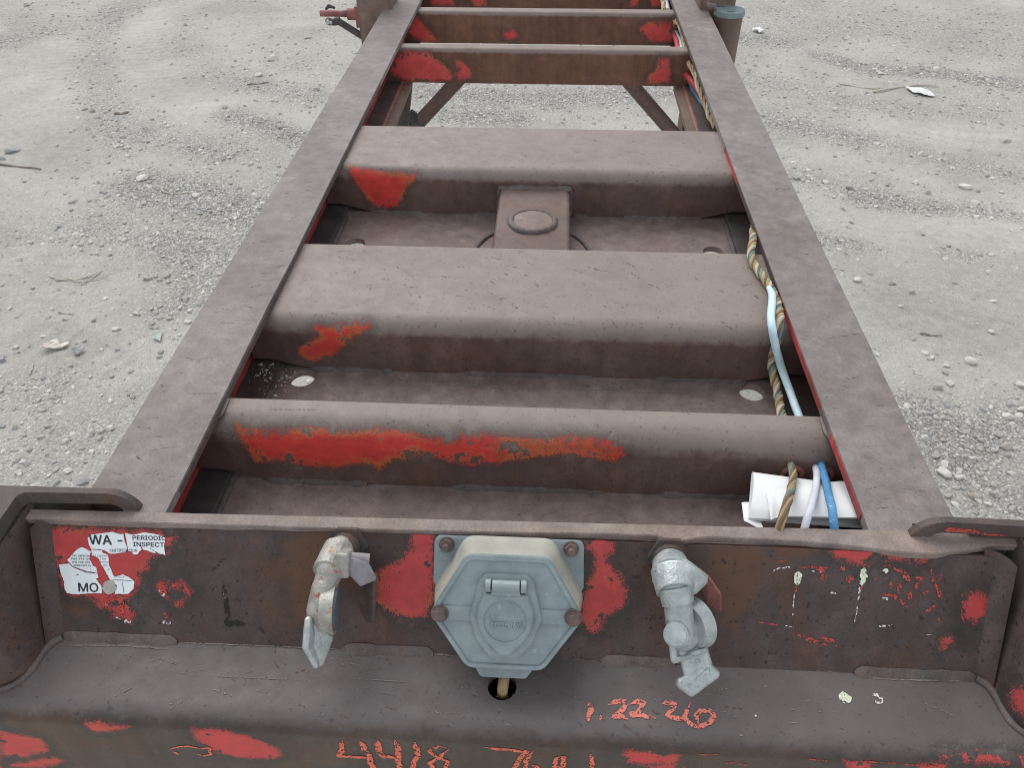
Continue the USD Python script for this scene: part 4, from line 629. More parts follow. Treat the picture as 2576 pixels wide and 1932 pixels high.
obj('lid', on_face(lidm), 'socket_grey', SK, 35)
LID = SK + '/lid'
tx = meshkit.text_mesh('MIDLAND', 0.0062, 0.0011, True); v = tx.vertices.copy(); w = v[:, 0].max()
v[:, 0] = (v[:, 0] / w - 0.5) * 0.034 + 0.22 * v[:, 1]; tx.vertices = np.stack([v[:, 0] - 0.001, 0.0745 - v[:, 1], 0.0697 + v[:, 2]], 1); tx.invert()
t = np.linspace(0, 2 * math.pi, 24); cring = tube(np.stack([-0.0155 + 0.0032 * np.cos(t), 0.0625 + 0.0028 * np.sin(t), np.full(24, 0.0698)], 1), 0.0005, 6)
obj('embossing', on_face(cat(tx, box(-0.019, 0.017, 0.0668, 0.0677, 0.0696, 0.0706), cring)), 'socket_grey', SK, 30)
hinge = cat(cyl((-0.0165, 0.0285, 0.0700), (0.0125, 0.0285, 0.0700), 0.0062), ext(rnd([(-0.0165, 0.0285), (0.0125, 0.0285), (0.0135, 0.040), (-0.0175, 0.040)], 0.001), 0.0655, 0.0712))
obj('hinge', on_face(hinge), 'socket_grey', SK, 40)
for x0, x1 in ((-0.0238, -0.0182), (0.0142, 0.0198)): obj('hinge_lug', on_face(cat(cyl((x0, 0.0285, 0.0695), (x1, 0.0285, 0.0695), 0.0070), box(x0, x1, 0.0285, 0.0365, 0.062, 0.0690))), 'socket_grey', SK, 40)
def hexbolt(x, s, o, r, hgt, washer=True, stud=False):
    k = np.arange(6) * math.pi / 3 + 0.3; pts = [(x + r * math.cos(a_), s + r * math.sin(a_)) for a_ in k]
    m = [ext(Polygon(pts), o + (0.0012 if washer else 0), o + hgt, 0.001)]
    if washer: m.append(m3.Manifold.cylinder(0.0016, r * 1.22, r * 1.2, 28).translate((x, s, o)))
    if stud: m.append(m3.Manifold.cylinder(0.009, r * 0.52, r * 0.48, 20).translate((x, s, o + hgt - 0.0005)))
    else: m.append(m3.Manifold.cylinder(0.0006, r * 0.72, r * 0.66, 24).translate((x, s, o + hgt - 0.0001)))
    return on_face(cat(*m))
for x, s in ((-0.0735, 0.0655), (0.0710, 0.0640)): obj('bolt', hexbolt(x, s, 0.0606, 0.0080, 0.0075), 'bolt_steel', SK, 30)
for x, s in ((-0.0735, 0.0050), (0.0685, 0.0045)): obj('nut', hexbolt(x, s, 0.0085, 0.0075, 0.0085, True, True), 'bolt_steel', SK, 30)
# --- coupling heads for the air lines (one seen edge on, one from its back)
GR = numbered(TR, 'coupling_head'); UsdGeom.Xform.Define(stage, GR); tag(stage.GetPrimAtPath(GR), 'coupling head seen edge on with round seal and orange paint traces, left of the socket')
F = lambda *p: tuple(FP(*p))
body = m3.Manifold.batch_boolean([chain([(-0.191, 0.010, 0.030), (-0.196, 0.024, 0.052)], [0.0165, 0.0155]), chain([(-0.196, 0.026, 0.052), (-0.200, 0.040, 0.058)], [0.0142, 0.0132]),
    cyl((-0.1935, 0.010, 0.026), (-0.198, 0.026, 0.056), 0.0178, 0.0168), m3.Manifold.batch_hull([sph((-0.200, 0.042, 0.060), 0.0140), sph((-0.204, 0.066, 0.062), 0.0150), sph((-0.206, 0.084, 0.060), 0.0120)]),
    box(-0.190, -0.174, 0.004, 0.032, 0.036, 0.060, 0.003)], m3.OpType.Add)
obj('body', rough(on_face(body.refine_to_length(0.0022))), 'painted_cast_metal', GR, 50)
ax = np.array([0.97, 0.0, -0.10]); ax /= np.linalg.norm(ax); c0 = np.array([-0.192, 0.065, 0.062])
obj('face_ring', on_face(cat(cyl(c0 - ax * 0.010, c0 + ax * 0.005, 0.0235, 0.0275, 40))), 'painted_cast_metal', GR, 40)
obj('seal', on_face(cat(cyl(c0 + ax * 0.005, c0 + ax * 0.0075, 0.0235, 0.0230, 40))), 'seal_rubber', GR, 40)
claw = m3.Manifold.batch_boolean([m3.Manifold.batch_hull([sph((-0.209, 0.078, 0.066), 0.007), sph((-0.207, 0.100, 0.070), 0.0075), sph((-0.196, 0.098, 0.060), 0.006), sph((-0.203, 0.124, 0.066), 0.0048)]),
    m3.Manifold.batch_hull([sph((-0.2125, 0.073, 0.077), 0.0045), sph((-0.2135, 0.100, 0.082), 0.0042), sph((-0.206, 0.125, 0.072), 0.0036)])], m3.OpType.Add)
obj('claw', rough(on_face(claw.refine_to_length(0.0022))), 'cast_metal', GR, 50)
obj('nut', on_face(cat(ext(Polygon([(-0.189 + 0.024 * math.cos(a_), 0.012 + 0.024 * math.sin(a_)) for a_ in np.arange(6) * math.pi / 3]), 0.0, 0.012, 0.002), m3.Manifold.cylinder(0.022, 0.0175, 0.0175, 30).translate((-0.190, 0.012, 0.01)))), 'dark_steel', GR, 30)
obj('dust_flap', on_face(cat(m3.Manifold.batch_hull([sph((-0.1755, 0.012, 0.050), 0.0028), sph((-0.158, 0.018, 0.046), 0.003), sph((-0.172, 0.029, 0.052), 0.0028), sph((-0.163, 0.041, 0.048), 0.0025), sph((-0.150, 0.036, 0.043), 0.003)]), cyl((-0.178, 0.012, 0.045), (-0.155, 0.014, 0.042), 0.0055))), 'flap_grey', GR, 50)
obj('flap_blade', on_face(cat(m3.Manifold.batch_hull([sph((-0.150, 0.034, 0.040), 0.0032), sph((-0.153, 0.090, 0.030), 0.003), sph((-0.160, 0.092, 0.024), 0.0028), sph((-0.172, 0.080, 0.012), 0.003), sph((-0.172, 0.034, 0.014), 0.003)]))), 'dark_steel', GR, 50)
GL = numbered(TR, 'coupling_head'); UsdGeom.Xform.Define(stage, GL); tag(stage.GetPrimAtPath(GL), 'bare grey cast coupling head seen from its back, right of the socket')
body = m3.Manifold.batch_boolean([cyl((0.1790, 0.014, 0.018), (0.1770, 0.018, 0.052), 0.0195, 0.0225, 40), cyl((0.1765, 0.012, 0.044), (0.1785, 0.030, 0.062), 0.0225, 0.0205, 40), cyl((0.178, 0.026, 0.058), (0.1820, 0.043, 0.062), 0.0185, 0.0172, 40), cyl((0.181, 0.038, 0.060), (0.1870, 0.078, 0.062), 0.0152, 0.0150, 36),
    sph((0.1775, 0.020, 0.052), 0.0215, 32), m3.Manifold.batch_hull([sph((0.186, 0.013, 0.050), 0.0155), sph((0.207, 0.0205, 0.045), 0.0088), sph((0.196, 0.026, 0.048), 0.012)]),
    m3.Manifold.batch_hull([sph((0.187, 0.078, 0.060), 0.0140), sph((0.198, 0.070, 0.052), 0.012), sph((0.205, 0.080, 0.050), 0.010), sph((0.192, 0.092, 0.056), 0.009)])], m3.OpType.Add)
obj('body', rough(on_face(body.refine_to_length(0.0022))), 'cast_metal', GL, 50)
obj('boss', on_face(cat(cyl((0.184, 0.074, 0.060), (0.1772, 0.0692, 0.0828), 0.0140, 0.0130, 40), cyl((0.1774, 0.0694, 0.0824), (0.1768, 0.0689, 0.0842), 0.0112, 0.0108, 40))), 'cast_metal', GL, 40)
ax = np.array([0.72, -0.12, -0.60]); ax /= np.linalg.norm(ax); c0 = np.array([0.199, 0.071, 0.047])
obj('face_ring', on_face(cat(cyl(c0 - ax * 0.006, c0 + ax * 0.008, 0.0255, 0.0295, 48))), 'cast_metal', GL, 40)
claw = m3.Manifold.batch_boolean([m3.Manifold.batch_hull([sph((0.190, 0.098, 0.060), 0.005), sph((0.212, 0.096, 0.054), 0.006), sph((0.196, 0.122, 0.064), 0.005), sph((0.216, 0.110, 0.060), 0.006)]),
    m3.Manifold.batch_hull([sph((0.189, 0.129, 0.066), 0.0065), sph((0.199, 0.137, 0.068), 0.0055), sph((0.2165, 0.1135, 0.063), 0.0070), sph((0.224, 0.118, 0.064), 0.0055)]),
    m3.Manifold.batch_hull([sph((0.179, 0.086, 0.058), 0.005), sph((0.181, 0.106, 0.060), 0.0040), sph((0.184, 0.106, 0.058), 0.0035)]),
    m3.Manifold.batch_hull([sph((0.181, 0.107, 0.060), 0.0034), sph((0.196, 0.098, 0.068), 0.0030)]), m3.Manifold.batch_hull([sph((0.196, 0.097, 0.066), 0.003), sph((0.213, 0.094, 0.060), 0.003)])], m3.OpType.Add)
claw = claw - m3.Manifold.batch_hull([sph((0.203, 0.1225, 0.0735), 0.0030), sph((0.215, 0.1115, 0.0700), 0.0030)]) - sph((0.196, 0.1285, 0.0745), 0.0035) - sph((0.205, 0.104, 0.0675), 0.0040)
obj('claw', rough(on_face(claw.refine_to_length(0.0022))), 'cast_metal', GL, 50)
obj('nut', on_face(cat(ext(Polygon([(0.180 + 0.0245 * math.cos(a_), 0.011 + 0.0245 * math.sin(a_)) for a_ in np.arange(6) * math.pi / 3]), 0.0, 0.011, 0.002), m3.Manifold.cylinder(0.016, 0.0195, 0.0195, 30).translate((0.179, 0.013, 0.008)))), 'dark_steel', GL, 30)
obj('flap_blade', on_face(cat(m3.Manifold.batch_hull([sph((0.220, 0.026, 0.022), 0.0025), sph((0.235, 0.046, 0.020), 0.0022), sph((0.226, 0.060, 0.012), 0.0022), sph((0.238, 0.066, 0.014), 0.0018), sph((0.214, 0.034, 0.014), 0.002)]))), 'pink_steel', GL, 50)
# --- torn sticker on the face
ST = numbered(TR, 'sticker'); UsdGeom.Xform.Define(stage, ST); tag(stage.GetPrimAtPath(ST), 'torn white inspection sticker on the front face')
pieces = [
 [(780, 300), (825, 250), (960, 235), (1120, 212), (1240, 245), (1275, 240), (1290, 330), (1330, 440), (1300, 495), (1180, 510), (1090, 515), (1010, 460), (830, 448), (800, 390)],
 [(1300, 230), (1430, 250), (1560, 220), (1690, 235), (1790, 260), (1865, 300), (1840, 410), (1860, 535), (1820, 520), (1700, 500), (1550, 455), (1500, 350), (1530, 460), (1490, 490), (1480, 522), (1420, 525), (1400, 490), (1352, 480), (1330, 390), (1320, 310)],
 [(500, 600), (600, 490), (640, 450), (700, 420), (760, 450), (828, 488), (805, 540), (810, 600), (860, 680), (895, 700), (918, 780), (760, 755), (580, 690), (545, 655)],
 [(385, 665), (450, 660), (520, 650), (565, 695), (750, 765), (915, 790), (930, 850), (890, 860), (922, 900), (940, 925), (970, 950), (985, 1065), (800, 1065), (650, 1082), (560, 1075), (490, 1060), (460, 1000), (455, 900), (410, 800)],
 [(835, 455), (980, 465), (985, 500), (1060, 530), (1075, 580), (1080, 680), (1110, 740), (1130, 800), (1150, 832), (1280, 805), (1380, 860), (1430, 900), (1420, 1000), (1340, 1075), (1160, 1072), (1190, 950), (1100, 880), (1040, 780), (960, 640), (930, 570), (845, 540)]]
for k, p in enumerate(pieces):
    q = [c7(*t) for t in p]; q2 = []
    for a_, b_ in zip(q, q[1:] + q[:1]):
        n = max(1, int(np.hypot(b_[0] - a_[0], b_[1] - a_[1]) / 4))
        for t in range(n): q2.append((a_[0] + (b_[0] - a_[0]) * t / n + rng.normal() * 0.35, a_[1] + (b_[1] - a_[1]) * t / n + rng.normal() * 0.35))
    obj('sticker_scrap', flatpoly(face, q2, 0.0003 + 0.00006 * k), 'sticker_white', ST, False)
obj('bare_patch', flatpoly(face, [c7(1085 + (96 + 7 * math.sin(5 * t) + 4 * math.sin(11 * t)) * math.cos(t), 978 + (100 + 6 * math.sin(4 * t)) * math.sin(t)) for t in np.linspace(0, 2 * math.pi, 48)[:-1]], 0.0008), 'bare_metal', ST, False)
def words(text, bl, br, tl, bold=False, off=0.00078):
    """Printed letters laid on the face: baseline from bl to br, capitals up to tl (picture points of the crop)."""
    B0, B1, T0 = (face.hit(c7(*p)) for p in (bl, br, tl)); m = meshkit.text_mesh(text, 1.0, 0.0001, bold); v = m.vertices.copy(); w = v[:, 0].max()
    Q = B0 + (v[:, :1] / w) * (B1 - B0) + v[:, 1:2] * (T0 - B0); m.vertices = face.pos(Q[:, 0], Q[:, 1], off + v[:, 2])
    if m.volume < 0: m.invert()
    return m
W = [('WA -', (800, 378), (1270, 390), (790, 252), True), ('PERIODIC', (1398, 318), (1872, 326), (1396, 262), True), ('INSPECT', (1410, 410), (1845, 420), (1408, 350), True), ('CERTIFICATION', (1085, 488), (1470, 490), (1085, 448), False),
     ('his vehicle', (570, 552), (800, 558), (570, 520), False), ('as passe', (850, 555), (1055, 558), (850, 522), False), ('Part 396 an', (550, 597), (805, 600), (550, 566), False), ('t be', (950, 598), (1040, 600), (950, 566), False),
     ('and year sho', (565, 640), (815, 645), (565, 610), False), ('forma', (955, 642), (1072, 644), (955, 612), False), ('obtained by c', (585, 686), (870, 690), (585, 655), False), ('ctin', (990, 688), (1060, 690), (990, 658), False),
     ('P', (1060, 752), (1085, 752), (1060, 720), False), ('DATE OF', (1150, 846), (1300, 850), (1150, 820), False), ('MO', (640, 1040), (935, 1046), (632, 920), True)]
for t in W: obj('lettering', words(*t[:4], bold=t[4]), 'print_ink', ST, False)
for seg in ([(1120, 876), (1420, 888)], [(1262, 900), (1290, 1060)], [(560, 690), (760, 770), (915, 785)], [(840, 450), (985, 460)]):
    obj('ruled_line', ribbon(face, [c7(*p) for p in seg], 0.0006, 0.0009), 'print_ink', ST, False)
# --- worn letters and scratches on the face
def strokes(name, mat, cr, prof, items, label=None):
    for pts, w in items: obj(name, ribbon(prof, [cr(*p) for p in pts], w, cover=COVER[mat]), mat, TR, False)
strokes('paint_mark', 'worn_red', c7, face, [([(1040, 1090), (1050, 1180), (1040, 1280)], 0.007), ([(1210, 1100), (1250, 1230), (1330, 1380)], [0.008, 0.012, 0.018]), ([(1800, 900), (1830, 1000), (1850, 1100)], 0.008), ([(1940, 940), (2060, 960)], 0.005), ([(2120, 940), (2190, 1060)], 0.004), ([(2000, 1230), (2110, 1200)], 0.004), ([(1870, 1330), (1880, 1420)], 0.005)])
strokes('paint_mark', 'worn_white', c7, face, [([(1780, 1010), (1800, 1070), (1870, 1100)], 0.004), ([(1290, 1450), (1400, 1465)], 0.0055), ([(1820, 1470), (1940, 1475)], 0.004), ([(1030, 1200), (1060, 1240)], 0.003), ([(1170, 1400), (1260, 1420)], 0.002)])
strokes('paint_mark', 'faint_dark', cL, face, [([(1275, 600), (1290, 700), (1300, 830), (1430, 835)], 0.006)])
strokes('scratch', 'scratch_pale', cL, face, [([(1320, 838), (1430, 830)], 0.0012), ([(1275, 660), (1290, 700)], 0.0014)])
strokes('paint_mark', 'worn_cream', c8, face, [([(398, 435), (396, 500), (388, 560)], [0.0085, 0.0085, 0.006]), ([(1012, 400), (1005, 480), (985, 565)], [0.006, 0.008, 0.004]), ([(1180, 425), (1230, 432)], 0.006)])
strokes('paint_mark', 'worn_white', c8, face, [([(985, 560), (960, 650), (948, 715)], [0.003, 0.003, 0.001]), ([(945, 740), (935, 830), (915, 920)], 0.0012), ([(362, 630), (352, 720), (340, 880)], 0.0012), ([(150, 440), (215, 405), (340, 392)], 0.0018), ([(690, 628), (770, 632)], 0.0018), ([(1135, 948), (1200, 940), (1265, 928)], 0.0022), ([(1165, 685), (1250, 688)], 0.003), ([(275, 935), (365, 955)], 0.0012), ([(1370, 455), (1400, 490)], 0.005), ([(1575, 1020), (1640, 1020)], 0.001), ([(520, 430), (605, 440)], 0.0016)])
strokes('paint_mark', 'worn_red', c8, face, [([(390, 390), (540, 395), (690, 405)], 0.0025), ([(195, 350), (300, 330)], 0.002), ([(1180, 380), (1260, 390), (1390, 450), (1420, 540)], [0.004, 0.003, 0.006, 0.007]), ([(1150, 665), (1250, 640), (1350, 700), (1410, 770)], [0.003, 0.0045, 0.0035, 0.004]), ([(1430, 620), (1425, 700)], 0.005), ([(1260, 500), (1250, 590)], 0.003), ([(1320, 540), (1330, 640)], 0.005), ([(1480, 495), (1570, 490)], 0.004), ([(1530, 520), (1470, 600)], 0.004), ([(1620, 380), (1650, 520), (1690, 610), (1730, 690)], [0.0015, 0.003, 0.004, 0.008]), ([(1690, 520), (1725, 460)], 0.003), ([(1680, 740), (1570, 815)], 0.004), ([(1560, 650), (1600, 610)], 0.004), ([(385, 1012), (520, 1070), (660, 1115)], [0.003, 0.006, 0.004]), ([(610, 1040), (700, 1085), (775, 1130)], [0.003, 0.006, 0.003]), ([(15, 905), (210, 925)], 0.002), ([(375, 570), (390, 620)], 0.004), ([(1130, 510), (1100, 520)], 0.005), ([(560, 420), (640, 450), (600, 520)], 0.006), ([(800, 380), (805, 440)], 0.006), ([(880, 470), (890, 540)], 0.008), ([(990, 570), (985, 600)], 0.004), ([(1920, 760), (1905, 830), (1945, 940)], 0.0012), ([(1690, 870), (1710, 905)], 0.004)])
# chalk writing on the shelf and the lip
c3c = crop(1716, 1680, 2.572)
strokes('chalk_mark', 'chalk_salmon', cM, shelf, [([(1412, 1290), (1418, 1340), (1408, 1398)], 0.0060), ([(1465, 1376), (1482, 1380)], 0.006),
    ([(1520, 1305), (1570, 1280), (1620, 1290), (1600, 1330), (1545, 1370), (1590, 1375), (1640, 1388)], 0.0054), ([(1640, 1300), (1690, 1280), (1730, 1290), (1700, 1330), (1645, 1362), (1720, 1368), (1790, 1382)], 0.0054),
    ([(1820, 1298), (1870, 1285), (1905, 1300), (1880, 1335), (1845, 1365), (1900, 1375), (1960, 1385)], 0.0054)])
strokes('chalk_mark', 'chalk_salmon', c3c, shelf, [([(52, 230), (30, 290), (15, 330), (50, 370), (110, 385), (180, 360), (205, 320), (180, 280), (120, 285), (95, 320), (110, 390)], 0.0050)])
strokes('chalk_mark', 'chalk_lip', cM, shelf, [([(5, 1500), (-15, 1590), (60, 1592), (160, 1600)], 0.006), ([(100, 1500), (135, 1560), (165, 1620), (180, 1690)], 0.0065), ([(205, 1500), (215, 1570), (240, 1595), (340, 1600)], 0.0065), ([(305, 1495), (325, 1560), (320, 1640), (325, 1700)], 0.0065), ([(420, 1510), (435, 1580), (400, 1650), (420, 1700)], 0.0065),
    ([(600, 1545), (550, 1530), (500, 1560), (540, 1590), (600, 1620), (590, 1670), (520, 1670), (500, 1630), (560, 1590), (610, 1550)], 0.005), ([(810, 1540), (900, 1552), (1050, 1565), (1000, 1620), (960, 1700)], 0.0055), ([(1090, 1565), (1050, 1620), (1040, 1670), (1090, 1690), (1110, 1650), (1060, 1630)], 0.005), ([(1260, 1590), (1220, 1600), (1210, 1650), (1260, 1650), (1265, 1590), (1260, 1700)], 0.005), ([(1420, 1580), (1425, 1700)], 0.005)])
strokes('paint_mark', 'chalk_lip', cL, shelf, [([(970, 1555), (1010, 1535), (1080, 1535), (1150, 1545), (1195, 1545), (1205, 1580), (1160, 1590), (1110, 1570)], 0.0032), ([(985, 1565), (1020, 1580)], 0.004)])
strokes('paint_mark', 'worn_red', c3c, shelf, [([(95, 560), (250, 560)], 0.0015), ([(270, 620), (350, 610), (430, 630)], 0.003), ([(780, 592), (960, 600)], 0.002), ([(1080, 606), (1300, 612)], 0.0025), ([(1300, 615), (1660, 640)], 0.0022)])
strokes('paint_mark', 'worn_cream', c3c, shelf, [([(1012, 180), (1060, 205), (1085, 230)], [0.008, 0.013, 0.008]), ([(470, 308), (482, 318)], 0.003)])
strokes('paint_mark', 'worn_white', c3c, shelf, [([(1232, 185), (1255, 172), (1285, 195), (1290, 228), (1262, 232), (1240, 205)], 0.0045)])
for cr, prof, its in ((cL, shelf, [[(700, 1010), (810, 1045)], [(840, 1062), (910, 1035), (1000, 1070)], [(640, 1260), (760, 1200)], [(980, 1050), (1005, 1070)], [(1150, 1135), (1700, 1160)]]), (cM, shelf, [[(0, 1150), (380, 1172)], [(180, 1225), (290, 1240)], [(20, 1060), (180, 1100)]]), (cR, shelf, [[(1380, 1290), (1430, 1320)], [(1430, 1310), (1550, 1370)]]),
        (c8b, rear, [[(320, 1300), (480, 1335), (700, 1325), (900, 1330), (1160, 1350), (1270, 1355)], [(1330, 1350), (1500, 1345), (1700, 1360), (1900, 1360)], [(560, 590), (640, 610), (760, 605), (850, 610)], [(1530, 635), (1650, 610), (1800, 600), (1900, 605), (1990, 620)], [(1720, 660), (1790, 700)], [(540, 600), (600, 570)]]), (cM, rear, [[(660, 130), (690, 150), (640, 165)], [(960, 150), (1080, 160)], [(1430, 160), (1490, 190)]]),
        (c4b, rear, [[(1290, 1000), (1300, 1060)], [(1160, 1080), (1250, 1050)]]), (c4b, b1, [[(680, 400), (1000, 395), (1400, 410)], [(690, 460), (1040, 465)]])):
    for p in its: obj('scratch', ribbon(prof, [cr(*t) for t in p], 0.0013, cover=0.5), 'scratch_pale', TR, False)
# pale seam lines where the skip welds stop
for cr, p in ((cL, [(1030, 948), (1500, 965), (1949, 988)]), (cM, [(0, 990), (40, 992)]), (cM, [(520, 1010), (650, 1025)]), (cM, [(1240, 1040), (1460, 1050)]), (cR, [(215, 1080), (600, 1095), (930, 1112)]), (cR, [(1010, 1145), (1250, 1160), (1630, 1170)]), (cL, [(350, 962), (700, 965), (960, 985)])):
    obj('scratch', ribbon(shelf, [cr(*t) for t in p], 0.0016, cover=0.85), 'flange_steel', TR, False)

r_s = np.random.default_rng(21)
def scuffs(name, prof, n, u_rng, s_rng, ang, mat, lmin=0.006, lmax=0.05, off=0.0004):
    parts = []
    for _ in range(n):
        u0, s0 = r_s.uniform(*u_rng), r_s.uniform(*s_rng); L_ = lmin * (lmax / lmin) ** r_s.uniform(0, 1); a_ = ang + r_s.normal(0, 0.35); t_ = np.linspace(-0.5, 0.5, 5)[:, None]
        q_ = np.array([u0, s0]) + t_ * L_ * np.array([math.cos(a_), math.sin(a_)]); q_[:, 1] = np.clip(q_[:, 1], 0.002, prof.S - 0.002); q_[:, 0] = np.clip(q_[:, 0], u_rng[0], u_rng[1])
        parts.append(ribbon(prof, q_, r_s.uniform(0.0006, 0.0018), off, False, 0.0016, r_s.uniform(0.25, 0.6)))
    p = obj(name, trimesh.util.concatenate(parts), mat, TR, False); tag(stage.GetPrimAtPath(p), kind='stuff')
for sx in (-1, 1):
    tp_ = Prof([(0.60, 0.0003), (3.4, 0.0003)], 'x', 1); ur = sorted((sx * 0.508, sx * 0.418))
    scuffs('scuff_marks', tp_, 170, ur, (0.0, 2.2), 0.0, 'scuff_pale', 0.005, 0.05); scuffs('scuff_marks', tp_, 12, ur, (0.0, 2.2), 0.1, 'scuff_dark', 0.005, 0.03)
for pr_, sr in ((b2, (0.06, 0.27)), (b3, (0.06, 0.27)), (shelf, (0.005, 0.09)), (rear, (0.82, 1.31))):
    scuffs('scuff_marks', pr_, 70, (-0.38, 0.38), sr, 0.1, 'scuff_pale', 0.004, 0.03); scuffs('scuff_marks', pr_, 50, (-0.38, 0.38), sr, 0.5, 'scuff_rust', 0.004, 0.025)
scuffs('scuff_marks', face, 60, (-0.52, 0.52), (0.01, 0.13), 0.3, 'scuff_dark', 0.004, 0.03)

# ------------------------------------------------------------------ cables, hoses, paper
def wobble(Pq, amp, seed):
    k = np.linspace(0, 1, len(Pq)); L_ = np.linalg.norm(np.diff(Pq, axis=0), axis=1).sum(); env = np.minimum(1, 6 * np.minimum(k, 1 - k))
    return Pq + amp * env[:, None] * 2 * (np.stack([meshkit.fbm(np.stack([k * L_ * 14, k * 0 + 3 * i + seed, k * 0], 1), 2, 4) for i in range(3)], 1) - 0.5)
def rope(path, r, label, n=240, twist=9.0, mats=('strand_tan', 'strand_white', 'strand_brown', 'strand_green', 'strand_tan', 'strand_brown'), group=None, cat_='cable'):
    T_ = thing('twisted_cable', label, cat_, path[0]); Pp = wobble(spline(path, n), 0.0022, len(path)); t, a_, b_ = frames(Pp)
    L = np.r_[0, np.cumsum(np.linalg.norm(np.diff(Pp, axis=0), axis=1))]
    for k, m in enumerate(mats):
        ph = 1.5 * twist * 2 * math.pi * L / max(L[-1], 0.3) * L[-1] / 0.6 + k * 2 * math.pi / len(mats); rs = r * (0.50 + 0.06 * math.sin(k * 2.1)) * (0.9 + 0.25 * meshkit.noise(np.stack([L * 60, L * 0 + k * 5.1, L * 0], 1), 2))
        off = r * 0.55 * (1 + 0.18 * meshkit.noise(np.stack([L * 40, L * 0 + k * 3.3, L * 0], 1), 6))
        obj('strand', tube(Pp + off[:, None] * (np.cos(ph)[:, None] * a_ + np.sin(ph)[:, None] * b_), rs, 8), m, T_, 60)
def hose(name, path, r, mat, label, cat_='hose', n=80):
    T_ = thing(name, label, cat_, path[0]); obj('sleeve', tube(wobble(spline(path, n), 0.0014, len(path) + 7), r, 16), mat, T_, 60)
c2w = crop(1720, 520, 2.9625); c5b = crop(1500, 850, 2.572)
g1_ = at_y(c5b(1265, 845), 0.7235); g2_ = at_y(c5b(1425, 870), 0.7235); g3_ = at_y(c5b(1460, 845), 0.7235)
z_ = lambda cr, p, z: tuple(at_z(cr(*p), z))
rope([g1_ + [0, 0.012, 0.002], at_y(c5b(1272, 900), 0.690), at_y(c5b(1262, 1000), 0.638), at_y(c5b(1225, 1120), 0.590), at_y(c5b(1190, 1225), 0.574), at_y(c5b(1178, 1262), 0.572) - [0, 0, 0.012]], 0.0048, 'twisted tan cable coming out of the front cross beam over the white paper', 160, 5.0, ('strand_tan', 'strand_brown', 'strand_tan', 'strand_brown', 'strand_green', 'strand_tan'))
hose('white_hose', [g2_ + [0, 0.012, 0.003], at_y(c5b(1420, 930), 0.680), at_y(c5b(1400, 1040), 0.628), at_y(c5b(1370, 1150), 0.588), at_y(c5b(1345, 1250), 0.574) - [0, 0, 0.005]], 0.0045, 'hose_white', 'dull white air hose between tan cable and blue hose at front beam')
hose('blue_hose', [g3_ + [0, 0.012, 0.003], at_y(c5b(1478, 930), 0.680), at_y(c5b(1505, 1040), 0.628), at_y(c5b(1530, 1150), 0.588), at_y(c5b(1552, 1250), 0.574) - [0, 0, 0.005]], 0.0050, 'hose_blue', 'blue air hose crossing the white paper behind the front face')
# behind the front beam: over the second beam's flat top
rope([z_(c2w, (745, 1600), -0.075), z_(c2w, (718, 1500), -0.080), z_(c2w, (685, 1340), -0.085), at_y(c2w(660, 1180), 0.948), at_y(c2w(690, 1040), 0.953), z_(c2w, (706, 900), 0.001), z_(c2w, (700, 740), -0.003), z_(c2w, (655, 620), -0.004), z_(c2w, (560, 480), -0.004), z_(c2w, (502, 360), -0.004), at_y(c2w(512, 260), 1.222), at_y(c2w(520, 180), 1.30), at_y(c2w(540, 110), 1.38)], 0.0063, 'twisted cable of white and green strands lying over the second cross beam', 420, 7.0)
hose('pale_blue_hose', [z_(c2w, (880, 1620), -0.080), z_(c2w, (845, 1520), -0.080), z_(c2w, (780, 1350), -0.076), at_y(c2w(722, 1180), 0.936), at_y(c2w(682, 1040), 0.940), z_(c2w, (656, 890), 0.011), z_(c2w, (655, 760), 0.010), z_(c2w, (660, 690), 0.006), z_(c2w, (652, 640), 0.000), z_(c2w, (615, 565), -0.006), z_(c2w, (575, 505), -0.008)], np.interp(np.linspace(0, 1, 120), [0, 0.78, 0.9, 1], [0.0060, 0.0060, 0.0040, 0.003]), 'hose_pale_blue', 'pale blue hose draped beside the twisted cable on second cross beam', n=120)
# farther back, along the right rail
c7r = crop(1400, 0, 3.6867)
rope([at_y(c7r(1225, 575), 2.276), at_y(c7r(1262, 650), 2.22), at_y(c7r(1310, 780), 2.14), at_y(c7r(1365, 940), 2.05), at_y(c7r(1405, 1040), 1.97), at_y(c7r(1440, 1110), 1.90), at_y(c7r(1475, 1180), 1.84)], 0.0066, 'tan twisted cable running from rusty beam along the right rail', 180, 2.2, ('strand_tan', 'strand_white', 'strand_tan', 'strand_tan'))
hose('red_hose', [at_y(c7r(1205, 690), 2.276), at_y(c7r(1245, 740), 2.24), at_y(c7r(1310, 830), 2.19), at_y(c7r(1370, 920), 2.13), at_y(c7r(1415, 1000), 2.08), at_y(c7r(1450, 1060), 2.04)], 0.0085, 'hose_red', 'red air hose in front of blue hose at right end of rusty beam')
hose('blue_hose', [at_y(c7r(1225, 690), 2.276), at_y(c7r(1250, 770), 2.255), at_y(c7r(1290, 880), 2.21), at_y(c7r(1345, 950), 2.15), at_y(c7r(1410, 1005), 2.10), at_y(c7r(1450, 1050), 2.06)], 0.0078, 'hose_blue', 'far blue air hose sagging under the red hose by right rail')
rope([at_y(c7r(1100, 195), 2.637), at_y(c7r(1130, 215), 2.60), at_y(c7r(1165, 290), 2.54), at_y(c7r(1185, 370), 2.46), at_y(c7r(1190, 440), 2.37), at_y(c7r(1200, 500), 2.33)], 0.0078, 'short tan cable between the two rearmost visible cross beams', 90, 4.0, ('strand_tan', 'strand_white', 'strand_tan', 'strand_tan'))
